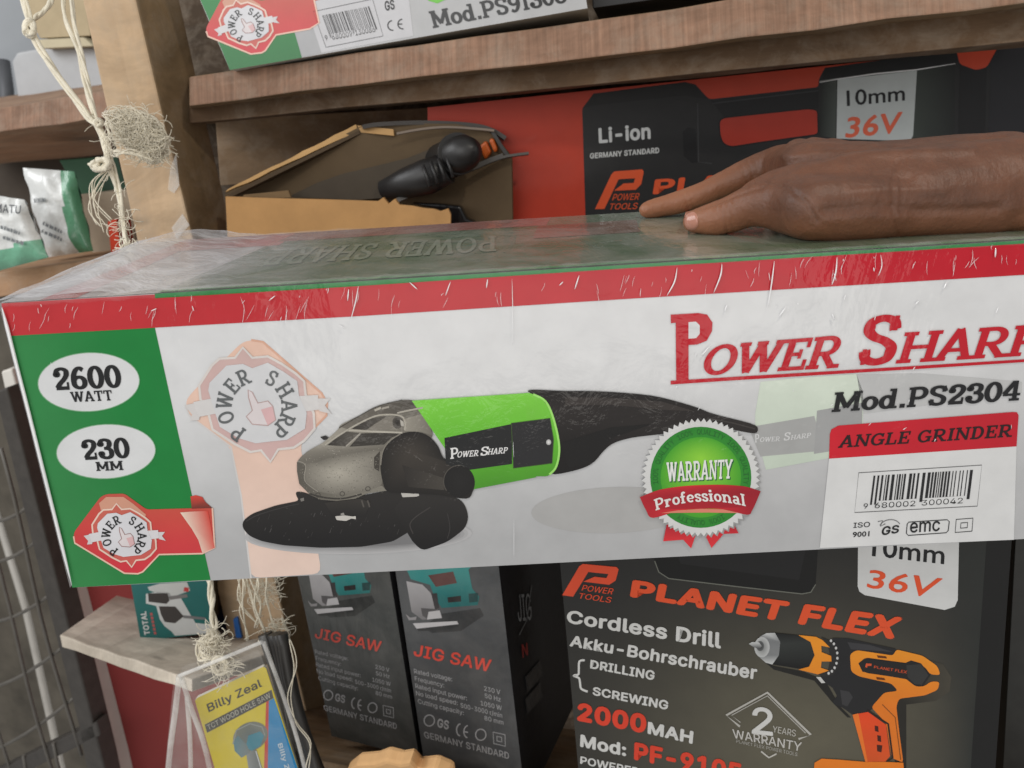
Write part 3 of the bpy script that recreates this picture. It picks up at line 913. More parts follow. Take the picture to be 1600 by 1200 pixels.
# brand lettering
mb = MB(MF)
mb.poly(F2((163, 268), (268, 262), (300, 268), (320, 298), (318, 330), (298, 366), (262, 380), (230, 382), (230, 515), (184, 518), (182, 298), (164, 300)), 6, RED)
mb.poly(F2((230, 296), (258, 294), (272, 308), (272, 340), (258, 356), (230, 358)), 6.3, c(212, 213, 215))
mb.poly(F2((163, 516), (420, 500), (760, 480), (1100, 459), (1640, 426), (1640, 436), (1100, 471), (760, 492), (420, 513), (163, 530)), 6.5, RED)
put_slab(mb, 'OWER', (F2((270, 498))[0], F2((790, 467))[0], F2((306, 384))[0], F2((832, 343))[0]), 7, RED, (.105, .065), gap=-.04)
put_slab(mb, 'S', (F2((856, 462))[0], F2((1004, 452))[0], F2((892, 274))[0], F2((1044, 266))[0]), 7, RED, (.12, .07))
put_slab(mb, 'HARP', (F2((1003, 452))[0], F2((1545, 419))[0], F2((1040, 335))[0], F2((1584, 302))[0]), 7, RED, (.105, .065), gap=-.06)
put_slab(mb, 'Mod.PS2304', (F2((765, 634))[0], F2((1474, 589))[0], F2((779, 560))[0], F2((1486, 514))[0]), 7, INK, (.115, .075), gap=.0)
mb.build('brand_lettering', print_film, box)

# data panel: red tag, barcode and marks
mb = MB(MF)
mb.poly(F2((757, 806), (1460, 760), (1450, 1112), (722, 1143)), 5, lambda x, y: c(213, 214, 215))
mb.poly(F2((757, 808), (760, 716), (766, 698), (792, 684), (1446, 633), (1462, 634), (1468, 646), (1460, 762)), 6, lambda x, y: mixc(c(200, 30, 46), c(186, 28, 44), (x - 1300) / 290))
put_slab(mb, 'ANGLE GRINDER', (F2((790, 768))[0], F2((1442, 726))[0], F2((803, 722))[0], F2((1452, 678))[0]), 7, c(40, 22, 26), (.10, .07))
mb.stroke(F2((868, 861), (1330, 832), (1313, 986), (853, 1010)), 1.2, 6, c(90, 90, 92), closed=True)
barcode(mb, (F2((912, 968))[0], F2((1286, 946))[0], F2((924, 872))[0], F2((1298, 850))[0]), 6.5, c(34, 34, 36), 11)
dq = lambda a, b, h: (F2(a)[0], F2(b)[0], (F2(a)[0][0] + .6, F2(a)[0][1] - h), (F2(b)[0][0] + .6, F2(b)[0][1] - h))
mb.poly(F2((955, 966), (1085, 958), (1084, 980), (953, 988)), 6.8, c(213, 214, 215)); mb.poly(F2((1108, 957), (1262, 948), (1260, 972), (1106, 980)), 6.8, c(213, 214, 215))
put_sans(mb, '9', dq((886, 996), (902, 995), 8), 7.2, INK)
put_sans(mb, '680002', dq((928, 994), (1080, 986), 8.5), 7.2, INK)
put_sans(mb, '300042', dq((1104, 984), (1258, 975), 8.5), 7.2, INK)
put_sans(mb, 'ISO', dq((848, 1068), (910, 1064), 8), 6.5, INK, .01)
put_sans(mb, '9001', dq((845, 1103), (908, 1099), 8), 6.5, INK, .03)
put_sans(mb, 'GS', (F2((952, 1097))[0], F2((1018, 1086))[0], F2((958, 1063))[0], F2((1022, 1056))[0]), 6.5, INK, .04)
mb.stroke([(px, py) for px, py in ellipse(*F2((985, 1068))[0], 17, 13, 24, -10)][14:24] , 1.4, 6.5, c(120, 120, 122))
mb.stroke(F2((940, 1044), (958, 1040), (950, 1062), (968, 1052)), 1.6, 6.5, c(110, 110, 112))
mb.stroke(F2((1056, 1046), (1200, 1037), (1208, 1044), (1204, 1078), (1196, 1086), (1054, 1096), (1047, 1088), (1050, 1054)), 1.4, 6.5, INK, closed=True)
put_sans(mb, 'emc', (F2((1060, 1086))[0], F2((1172, 1079))[0], F2((1062, 1036))[0], F2((1175, 1029))[0]), 6.5, INK, .015)
square_mark(mb, (F2((1230, 1085))[0], F2((1293, 1080))[0], F2((1234, 1036))[0], F2((1297, 1031))[0]), 6.5, INK, 1.4)
mb.build('data_panel', print_film, box)

# top of the carton under its slack film, haze and broken glare painted in
nrm = MF.n
oTL, oTR = MF.m @ MF.uv(*mTL), MF.m @ MF.uv(*mTR)
TF = Frame(oTL, oTR - oTL, -nrm)
mb = MB(TF)
Wt = (oTR - oTL).length


def tp(u, v): return Vector((u * Wt, v * MD, 0))


def tquad(pts, layer, col):
    loc = [Vector((u * Wt, v * MD, layer * LAYER)) for u, v in pts]
    i = len(mb.v); mb.v += loc
    for t in tessellate_polygon([loc]):
        t = list(t)
        if (loc[t[1]] - loc[t[0]]).cross(loc[t[2]] - loc[t[0]]).z < 0: t.reverse()
        mb.fc.append([i + k for k in t]); mb.col.append([col] * 3); mb.mi.append(0); mb.sm.append(False)


tquad([(0, 0), (1, 0), (1, 1), (0, 1)], 3, c(196, 194, 193))
tquad([(.036, 0), (.07, 0), (.085, 1), (.055, 1)], 4, c(188, 84, 84))
tquad([(.146, .012), (1, .012), (1, 1), (.2, 1)], 4, c(92, 112, 88))
tquad([(.50, .52), (.62, .52), (.63, .8), (.51, .8)], 5, c(120, 92, 78))  # this and the next two patches paint reddish reflections into the top
tquad([(.19, .80), (.52, .80), (.53, 1), (.2, 1)], 4.6, c(150, 100, 92))
tquad([(.06, .72), (.2, .72), (.2, 1), (.06, 1)], 4.5, c(190, 96, 92))
tquad([(.146, .0), (1, .0), (1, .03), (.147, .03)], 6, GREEN)
v_, f_ = [], []
polys, w = slab_polys('POWER SHARP')
for k, pts in polys:
    loc = [Vector(((.46 - x / w * .25) * Wt, (.62 - y * .30) * MD, 6 * LAYER + k * 1.2e-5)) for x, y in pts]
    if (loc[1] - loc[0]).cross(loc[2] - loc[0]).z + (loc[2] - loc[0]).cross(loc[3] - loc[0]).z < 0: loc.reverse()
    mb.face(loc, c(132, 144, 126))
mb.build('top_panel', print_glare, box)

# slack film at the left end and along the seam, and the tight creases that catch the light
mb = MB(MF)
film = film_mat('slack_clear_film', .52, (.80, .80, .83), .22, .8, (30, 30, 30))
def fgrid(rows, fade=(1,) * 40):
    nv = len(rows[0]); base = len(mb.v)
    for r in rows: mb.v += [MF.loc(p) for p in r]
    for j in range(len(rows) - 1):
        for i in range(nv - 1):
            mb.fc.append([base + j * nv + i, base + j * nv + i + 1, base + (j + 1) * nv + i + 1, base + (j + 1) * nv + i])
            mb.col.append([(fade[i],) * 3, (fade[i + 1],) * 3, (fade[i + 1],) * 3, (fade[i],) * 3]); mb.mi.append(0); mb.sm.append(True)
def top3(u, v, h): return TF.m @ Vector((u * Wt, v * MD, h))
rows = []
for j in range(9):
    v = j / 8
    r = []
    for i in range(22):
        u = -.004 + i / 21 * .34
        h = .0012 + .010 * math.exp(-((u - .07) / .05) ** 2) * math.sin(math.pi * min(1, v * .75 + .05)) + .0022 * noise.noise(Vector((u * 40, v * 5, 3)))
        r.append(top3(u, v, max(h, .0011)))
    rows.append(r)
fgrid(rows, [max(0, min(1, (19 - i) / 11)) for i in range(22)])
rows = []
for j in range(8):          # folded end flap, standing a little off the left edge
    t = j / 7
    a = Vector(MF.m @ MF.uv(2 + 111 * t, 474 + 444 * t, .0))
    rows.append([a - nrm * (MD * s) + MF.x * (-.0012 - .004 * abs(noise.noise(Vector((t * 5, s * 5, 1)))) * (1 if s else .3)) for s in (0, .25, .5, .75, 1)])
fgrid(rows)
wrap = mb.build('plastic_wrap', film, box)
crease = plain_mat('film_crease', (.85, .86, .88), .12, .05, spec=.9, coat=1.0)
mb = MB(MF)
def ridge(pts, r):
    p3 = [MF.m @ MF.uv(x, y, .0016) for x, y in catmull(pts, 4)]
    n = len(p3)
    mb.tube(p3, [max(r * min(1, 2.5 * math.sin(math.pi * (k + .4) / n)) if n > 20 else r * math.sin(math.pi * (k + .4) / n), r * .1) for k in range(n)], (.85, .86, .88), 5)
rnd = random.Random(5)
for q in (((560, 447), (556, 470), (548, 500)), ((545, 452), (543, 470)), ((1058, 418), (1054, 440), (1042, 462)), ((1128, 412), (1126, 430), (1115, 458)), ((1210, 408), (1206, 440), (1200, 480)),
          ((1308, 402), (1306, 425), (1300, 445)), ((1376, 398), (1378, 415), (1372, 432)), ((1365, 418), (1366, 424)), ((1556, 388), (1555, 402)), ((1136, 476), (1132, 488)), ((1228, 480), (1218, 494)),
          ((1322, 460), (1318, 470)), ((640, 441), (652, 452)), ((704, 440), (696, 462)), ((762, 436), (760, 450)), ((905, 430), (898, 452)), ((300, 478), (303, 486)),
          ((245, 482), (236, 486)), ((880, 440), (874, 446)), ((1480, 440), (1474, 452)), ((1436, 470), (1430, 476)), ((420, 470), (430, 462)), ((1300, 490), (1304, 500)), ((1560, 480), (1556, 490)), ((1110, 540), (1096, 556)),
          ((530, 508), (538, 513))):
    ridge(list(q), rnd.uniform(.00022, .0004))
for k in range(80):
    x = rnd.uniform(20, 1590); y = 482 - .061 * x + rnd.uniform(-6, 30)
    L = rnd.uniform(8, 30); a = rnd.gauss(1.72, .22); bx = rnd.uniform(-2, 2)
    ridge([(x, y), (x + L * .5 * math.cos(a) + bx, y + L * .5 * math.sin(a)), (x + L * math.cos(a), y + L * math.sin(a))], rnd.uniform(.00005, .00011))
for k in range(16):
    x = rnd.uniform(20, 1590); y = 478 - .061 * x + rnd.expovariate(1 / 26)
    L = rnd.uniform(3, 14); a = rnd.gauss(1.75, .35)
    ridge([(x, y), (x + L * .5 * math.cos(a) + rnd.uniform(-1, 1), y + L * .5 * math.sin(a)), (x + L * math.cos(a), y + L * math.sin(a))], rnd.uniform(.0001, .00022))
for k in range(18):
    x = rnd.uniform(1040, 1590); y = rnd.uniform(470, 700)
    L = rnd.uniform(2, 8); a = rnd.gauss(1.9, .4)
    ridge([(x, y), (x + L * .5 * math.cos(a), y + L * .5 * math.sin(a)), (x + L * math.cos(a), y + L * math.sin(a))], rnd.uniform(.0001, .00022))
for k in range(0):
    t = rnd.uniform(.02, .98); x = 8 + 111 * t; y = 484 + 430 * t; L = rnd.uniform(8, 26)
    ridge([(x, y), (x + L * .24, y + L * .55), (x + L * .25, y + L)], .00018)
ridge([(3, 480), (14, 522), (26, 570), (44, 640), (66, 728), (90, 824), (112, 914)], .0009)
ridge([(800, 436), (801, 480), (801, 540)], .00018)
ridge([(802, 690), (802, 700), (803, 716)], .00012)
ridge([(803, 812), (803, 840), (803, 872)], .00012)
mb.build('wrap_crease', crease, box)
# the film drawn tight round the top front edge: a wrinkled glossy roll
mb = MB(MF)
edge_film = film_mat('edge_film', .07, (.85, .86, .88), .1, .9, (60, 60, 60))
p3 = []
for k in range(121):
    t = k / 120
    h = noise.noise(Vector((t * 60, 1, 2))) * .0005
    p3.append(oTL.lerp(oTR, t) + MF.n * (.0004 + h) + MF.y * (.0003 - h))
mb.tube(p3, .0021, (1, 1, 1), 10)
mb.build('edge_wrap', edge_film, box)


# ------------------------------------------------------------------ P-shaped tool logo
def p_logo(mb, q, layer, col, sub=None):
    pt = lambda u, v: bil(q, u, v)
    P_ = [(0, 0), (.22, .92), (.28, 1), (.95, 1), (1, .94), (.99, .62), (.88, .48), (.36, .48), (.56, .66), (.80, .66), (.82, .78), (.42, .78), (.22, 0)]
    mb.poly([pt(u, v) for u, v in P_], layer, col)
    sub = sub or col
    put_sans(mb, 'POWER', (pt(.36, .22), pt(.98, .22), pt(.38, .39), pt(1.0, .39)), layer + .3, sub, .01)
    put_sans(mb, 'TOOLS', (pt(.32, -.02), pt(.98, -.02), pt(.34, .14), pt(1.0, .14)), layer + .3, sub, .01)


# ------------------------------------------------------------------ upper cordless drill carton
UF = Frame(P(912, 250, .76), (1, .095, .03), (-258, 4870, 1333))
ubox = thing('drill_carton', UF, 'orange carton printed with a black tool case, standing behind the hand on the upper shelf', 'box', 'cordless drill cartons')
mb = MB(UF)
mb.pxprism([(668, 168), (1720, 58), (1720, 560), (672, 600)], .16, c(150, 44, 30))
mb.build('carton_body', plain_mat('orange_card', c(168, 50, 34), .45, .06, spec=.4), ubox)
G3 = offs(850, 0, 2.133)
mb = MB(UF)
mb.grid([(668, 168), (1720, 58), (1720, 560), (672, 600)], 6, 6, 2, lambda x, y: mixc(c(178, 56, 38), c(196, 70, 44), (x - 700) / 800))
bk = c(40, 40, 41)
case = rounded(G3((127, 362), (165, 312), (470, 273), (505, 282), (550, 331), (915, 290), (915, 266), (936, 226), (1374, 166), (1386, 214), (1440, 234), (1476, 224), (1512, 160), (1860, 110), (1860, 1300), (150, 1300), (138, 720)), 5)
mb.poly(case, 3, bk)
hole = rounded(G3((584, 402), (600, 392), (880, 362), (912, 366), (914, 448), (725, 474), (622, 490), (596, 478), (586, 450)), 6)
mb.poly(hole, 4, c(170, 54, 40))
mb.stroke(hole, 2.0, 4.4, c(24, 24, 25), closed=True)
mb.poly(G3((127, 362), (165, 312), (470, 273), (505, 282), (550, 331), (470, 318), (160, 352)), 4, c(32, 32, 33))
mb.poly(G3((555, 334), (915, 292), (915, 362), (880, 360), (600, 390)), 4, c(30, 30, 32))
mb.stroke(G3((560, 345), (915, 302)), 2.0, 4.6, c(52, 52, 55))
mb.poly(G3((462, 440), (480, 424), (505, 430), (512, 540), (494, 544), (466, 520)), 4, c(28, 28, 30))
mb.stroke(G3((512, 345), (515, 540), (560, 545)), 1.6, 4.6, c(62, 62, 64))
mb.poly(G3((936, 226), (1374, 166), (1380, 206), (1240, 226), (925, 270)), 4, c(30, 31, 32))
mb.stroke(G3((918, 272), (980, 262)), 2.0, 4.8, c(150, 152, 150))  # thin highlight of the fold above the label, painted as a grey line
mb.poly(G3((1386, 214), (1440, 234), (1476, 224), (1470, 470), (1380, 480)), 4, c(30, 30, 32))
mb.poly(G3((1490, 200), (1512, 160), (1860, 110), (1860, 480), (1480, 480)), 4, c(38, 38, 42))
mb.poly(G3((925, 275), (975, 268), (972, 462), (915, 452)), 4, lambda x, y: mixc(c(30, 32, 31), c(74, 80, 76), (x - 1280) / 26))
mb.poly(G3((1243, 235), (1370, 214), (1368, 455), (1228, 462)), 4, lambda x, y: mixc(c(60, 66, 62), c(34, 36, 36), (x - 1430) / 60))
mb.build('case_print', print_black, ubox)
mb = MB(UF)
mb.grid(G3((978, 265), (1243, 235), (1230, 452), (975, 455)), 3, 3, 5, lambda x, y: c(186, 192, 192))
mb.poly(G3((975, 455), (1230, 452), (1222, 466), (1208, 470), (975, 462)), 5, c(186, 192, 192))
put_sans(mb, '10mm', (G3((1010, 354))[0], G3((1203, 335))[0], G3((1008, 302))[0], G3((1203, 284))[0]), 6, INK, .02)
put_sans(mb, '36V', (G3((1003, 460))[0], G3((1186, 443))[0], G3((1012, 392))[0], G3((1196, 372))[0]), 6, c(216, 100, 72), .035)
put_sans(mb, 'Li-ion', (G3((183, 478))[0], G3((356, 463))[0], G3((181, 427))[0], G3((354, 412))[0]), 6, c(208, 210, 210), .05)
put_sans(mb, 'GERMANY STANDARD', (G3((153, 529))[0], G3((384, 510))[0], G3((153, 511))[0], G3((384, 491))[0]), 6, c(196, 198, 198), .045)
p_logo(mb, (G3((170, 697))[0], G3((312, 694))[0], G3((196, 574))[0], G3((334, 564))[0]), 6, c(206, 84, 48))
put_sans(mb, 'PLANET FLEX', (G3((362, 648))[0], G3((1180, 590))[0], G3((370, 598))[0], G3((1190, 540))[0]), 6, c(206, 84, 48), .05)
mb.build('carton_lettering', print_black, ubox)

mb = MB(UF)
mb.tube([UF.m @ UF.uv(x, y, .0012) for x, y in G3((918, 275), (980, 263), (1100, 246), (1243, 232), (1370, 212))], [.0003, .0005, .0007, .0006, .0003], (.9, .9, .9), 6)
mb.build('wrap_fold', crease, ubox)
# ------------------------------------------------------------------ lower cordless drill carton
LF = Frame(P(985, 934, .575), (5239, -487, 1333), (-498, 3961, 1333))
lbox = thing('drill_carton', LF, 'black carton with an orange cordless drill pictured, standing below the grinder carton', 'box', 'cordless drill cartons')
lq = [(868, 800), (1584, 800), (1546, 1330), (915, 1330)]
mb = MB(LF)
mb.pxprism(lq, .11, c(24, 24, 24))
mb.build('carton_body', plain_mat('black_card', c(34, 34, 33), .35, .3, 90, spec=.5, bump=.1), lbox, bevel=.0015)
Z1 = offs(860, 830, 2.162); Z8 = offs(1140, 960, 3.478)
mb = MB(LF)


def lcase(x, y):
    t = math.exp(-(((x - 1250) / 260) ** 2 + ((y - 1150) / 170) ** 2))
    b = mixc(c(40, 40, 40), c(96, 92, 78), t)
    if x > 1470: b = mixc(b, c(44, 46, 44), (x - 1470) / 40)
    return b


mb.grid(lq, 18, 16, 2, lcase)
mb.poly([(1545, 800), (1584, 800), (1546, 1330), (1508, 1330)], 3, lambda x, y: c(26, 26, 26))
hd = Z1((340, 60), (352, 100), (366, 138), (400, 160), (620, 186), (850, 212), (880, 206), (896, 180), (905, 40))
mb.poly(hd, 3, lambda x, y: c(24, 24, 24))
mb.stroke(hd[1:8], 1.6, 3.6, c(110, 112, 104))
mb.poly(Z1((420, 60), (440, 110), (840, 165), (862, 60)), 3.4, c(34, 34, 35))
mb.build('case_print', print_black, lbox)
mb = MB(LF)
mb.grid(Z1((1040, -20), (1381, 0), (1376, 235), (1038, 188)), 3, 3, 4, lambda x, y: c(206, 207, 207))
mb.poly(Z1((1038, 186), (1376, 232), (1366, 255), (1332, 266), (1062, 216), (1044, 204)), 3.4, c(206, 207, 207))
put_sans(mb, '10mm', (Z1((1086, 84))[0], Z1((1330, 112))[0], Z1((1090, 22))[0], Z1((1334, 48))[0]), 5, INK, .02)
put_sans(mb, '36V', (Z1((1068, 190))[0], Z1((1290, 226))[0], Z1((1078, 130))[0], Z1((1326, 160))[0]), 5, ORANGE, .02)
p_logo(mb, (Z1((40, 216))[0], Z1((206, 240))[0], Z1((62, 106))[0], Z1((232, 122))[0]), 5, c(216, 78, 48))
LW = c(206, 206, 204)
put_sans(mb, 'PLANET FLEX', (Z1((268, 222))[0], Z1((1160, 366))[0], Z1((278, 164))[0], Z1((1194, 292))[0]), 5, ORANGE, .07)
put_sans(mb, 'Cordless Drill', (Z1((54, 309))[0], Z1((576, 397))[0], Z1((58, 266))[0], Z1((578, 343))[0]), 5, LW, .045)
put_sans(mb, 'Akku-Bohrschrauber', (Z1((64, 388))[0], Z1((696, 502))[0], Z1((70, 351))[0], Z1((700, 456))[0]), 5, LW, .045)
put_sans(mb, 'DRILLING', (Z1((134, 463))[0], Z1((350, 504))[0], Z1((136, 434))[0], Z1((354, 472))[0]), 5, LW, .045)
put_sans(mb, 'SCREWING', (Z1((142, 553))[0], Z1((396, 604))[0], Z1((144, 525))[0], Z1((400, 573))[0]), 5, LW, .045)
mb.stroke(catmull(Z1((116, 436), (98, 440), (96, 470), (94, 484), (78, 488), (96, 496), (100, 512), (104, 532), (126, 542)), 4), 3.2, 5, LW)
put_sans(mb, '2000', (Z1((90, 640))[0], Z1((322, 684))[0], Z1((92, 578))[0], Z1((326, 620))[0]), 5, c(214, 66, 44), .07)
put_sans(mb, 'MAH', (Z1((328, 684))[0], Z1((480, 719))[0], Z1((330, 643))[0], Z1((484, 676))[0]), 5, LW, .055)
put_sans(mb, 'Mod:', (Z1((100, 728))[0], Z1((256, 761))[0], Z1((102, 686))[0], Z1((256, 718))[0]), 5, LW, .055)
put_sans(mb, 'PF-9105', (Z1((282, 772))[0], Z1((644, 846))[0], Z1((284, 712))[0], Z1((648, 786))[0]), 5, c(214, 66, 44), .065)
put_sans(mb, 'POWERED', (Z1((100, 785))[0], Z1((300, 829))[0], Z1((102, 760))[0], Z1((302, 800))[0]), 5, LW, .035)
mb.stroke(Z1((640, 660), (594, 622), (733, 545), (880, 688), (838, 702)), 3.4, 5, c(180, 178, 172))
mb.stroke(Z1((642, 646), (612, 622), (733, 556), (862, 682)), 1.4, 5.4, c(180, 178, 172))
put_sans(mb, '2', (Z1((680, 684))[0], Z1((752, 692))[0], Z1((682, 592))[0], Z1((752, 600))[0]), 5.6, LW, .02)
put_sans(mb, 'YEARS', (Z1((750, 678))[0], Z1((828, 694))[0], Z1((752, 657))[0], Z1((830, 672))[0]), 5.6, c(190, 188, 182))
put_sans(mb, 'WARRANTY', (Z1((618, 698))[0], Z1((846, 744))[0], Z1((614, 668))[0], Z1((850, 714))[0]), 5.6, c(196, 194, 190), .012)
put_sans(mb, 'PLANET FLEX POWER TOOLS', (Z1((628, 714))[0], Z1((834, 760))[0], Z1((628, 704))[0], Z1((835, 748))[0]), 5.6, c(170, 168, 162))
mb.stroke(Z1((712, 744), (738, 765), (764, 752)), 2.4, 5.6, c(190, 188, 182))
mb.build('carton_lettering', print_black, lbox)
# picture of the cordless drill
mb = MB(LF)
mb.poly(Z8((1060, 240), (1160, 270), (1205, 340), (1195, 420), (1120, 470), (960, 490), (960, 840), (900, 840), (880, 440)), 4, lambda x, y: mixc(c(40, 38, 34), c(78, 74, 64), (x - 1420) / 90))
mb.poly(Z8((180, 250), (240, 280), (400, 310), (520, 360), (600, 500), (660, 560), (640, 560), (560, 480), (460, 360), (240, 300)), 4, c(34, 33, 31))
Kb = c(38, 38, 40)
mb.poly(Z8((560, 128), (640, 130), (900, 186), (915, 216), (1000, 240), (1000, 400), (915, 415), (800, 500), (740, 536), (668, 546), (612, 506), (566, 488), (562, 470), (584, 444), (560, 400), (520, 372), (470, 340), (540, 330)), 5, Kb)
mb.poly(Z8((600, 410), (650, 420), (670, 450), (640, 500), (612, 490)), 5.3, c(58, 58, 60))
mb.poly(Z8((640, 150), (760, 165), (890, 205), (760, 195), (660, 190)), 5.3, c(60, 60, 63))
OR = lambda x, y: mixc(c(232, 146, 40), c(216, 116, 36), (y - 1020) / 90)
mb.poly(rounded(Z8((654, 216), (690, 194), (890, 224), (905, 190), (1050, 225), (1130, 282), (1146, 330), (1090, 326), (1062, 286), (990, 254), (962, 264), (740, 234), (706, 262), (712, 300), (740, 318), (960, 350), (1010, 392), (1056, 392), (1096, 364), (1142, 366), (1132, 410), (1062, 440), (920, 458), (906, 500), (922, 640), (944, 806), (880, 780), (850, 590), (770, 505), (840, 425), (915, 416), (880, 376), (700, 336), (660, 310)), 5), 6, OR)
mb.poly(Z8((700, 266), (732, 240), (950, 266), (986, 250), (1040, 266), (1092, 330), (1052, 390), (1004, 386), (960, 352), (722, 312)), 6.5, c(36, 35, 36))
mb.poly(Z8((960, 276), (1040, 270), (1080, 330), (1044, 382), (1004, 378), (968, 340)), 6.8, c(54, 54, 54))
put_sans(mb, 'PLANET FLEX', (Z8((784, 292))[0], Z8((962, 322))[0], Z8((786, 278))[0], Z8((966, 306))[0]), 7, c(206, 84, 48), .02)
mb.poly(Z8((736, 286), (742, 266), (772, 268), (770, 280), (750, 280), (746, 290)), 7, c(206, 84, 48))
mb.poly(Z8((668, 545), (752, 530), (850, 600), (872, 770), (846, 800), (738, 802)), 6.6, lambda x, y: mixc(c(222, 72, 34), c(206, 84, 36), (y - 1110) / 80))
mb.poly(Z8((668, 545), (700, 538), (750, 800), (738, 802)), 6.9, c(226, 116, 44))
mb.stroke(Z8((748, 522), (862, 596), (886, 780), (846, 806)), 3.0, 7, c(44, 34, 28))
mb.stroke(Z8((830, 490), (900, 560), (930, 790)), 1.2, 7, c(110, 66, 30))
for q in (((788, 604), (808, 608), (810, 640), (790, 634)), ((802, 656), (822, 660), (824, 694), (804, 688)), ((800, 708), (830, 712), (826, 750), (802, 744))):
    mb.poly(Z8(*q), 7, c(70, 30, 22))
mb.poly(Z8((462, 806), (500, 784), (600, 790), (740, 802), (846, 802), (944, 806), (960, 1000), (440, 1000)), 7.2, lambda x, y: c(226, 124, 34))
for q in (((800, 222), (850, 228), (856, 240), (806, 236)), ((796, 340), (840, 346), (848, 358), (800, 354))): mb.poly(Z8(*q), 6.8, c(96, 50, 20))
# chuck, collar and clutch ring
mb.poly(Z8((246, 100), (400, 116), (450, 150), (468, 230), (442, 292), (392, 298), (232, 272), (265, 228), (275, 160)), 5.6, lambda x, y: mixc(c(58, 62, 60), c(24, 24, 25), abs(y - 1012) / 22))
mb.poly(Z8((498, 122), (560, 150), (600, 220), (598, 280), (560, 330), (510, 340), (480, 326), (535, 310), (550, 240), (535, 170)), 6.4, c(44, 43, 43))
mb.poly(Z8((372, 112), (470, 122), (505, 140), (545, 180), (498, 170), (500, 205), (552, 226), (554, 256), (500, 256), (496, 290), (540, 305), (480, 326), (374, 300), (432, 284), (462, 222), (440, 150)), 6.8, OR)
for k in range(9):
    a = math.radians(-62 + k * 17); x = 520 + 66 * math.cos(a); y = 228 + 96 * math.sin(a)
    mb.fan(*Z8((x, y))[0], ellipse(*Z8((x, y))[0], 2.0, 2.4, 8), 7, c(210, 210, 210), c(190, 190, 190))
mb.poly(Z8((470, 340), (494, 340), (520, 372), (500, 374)), 6.8, c(200, 200, 198))
mb.poly(Z8((150, 150), (165, 120), (200, 102), (246, 100), (275, 150), (268, 222), (232, 272), (196, 262), (150, 222)), 6, lambda x, y: mixc(c(224, 226, 226), c(120, 122, 124), abs((x - 1202) / 16)))
mb.fan(*Z8((176, 178))[0], ellipse(*Z8((176, 178))[0], 12, 16, 24), 6.5, c(110, 112, 112), c(186, 188, 188))
mb.fan(*Z8((166, 172))[0], ellipse(*Z8((166, 172))[0], 6, 8, 18), 6.8, c(40, 40, 42), c(96, 98, 98))
mb.poly(Z8((104, 160), (122, 150), (160, 152), (176, 172), (160, 188), (130, 178)), 7.1, lambda x, y: mixc(c(196, 198, 198), c(60, 60, 62), (y - 1004) / 9))
mb.build('drill_picture', print_black, lbox)

# ------------------------------------------------------------------ jig saw cartons
Z9 = offs(420, 860, 3.3333)
JF = Frame(P(646, 1023, .70), (3168, -231, 1333), (-293, 3418, 1333))


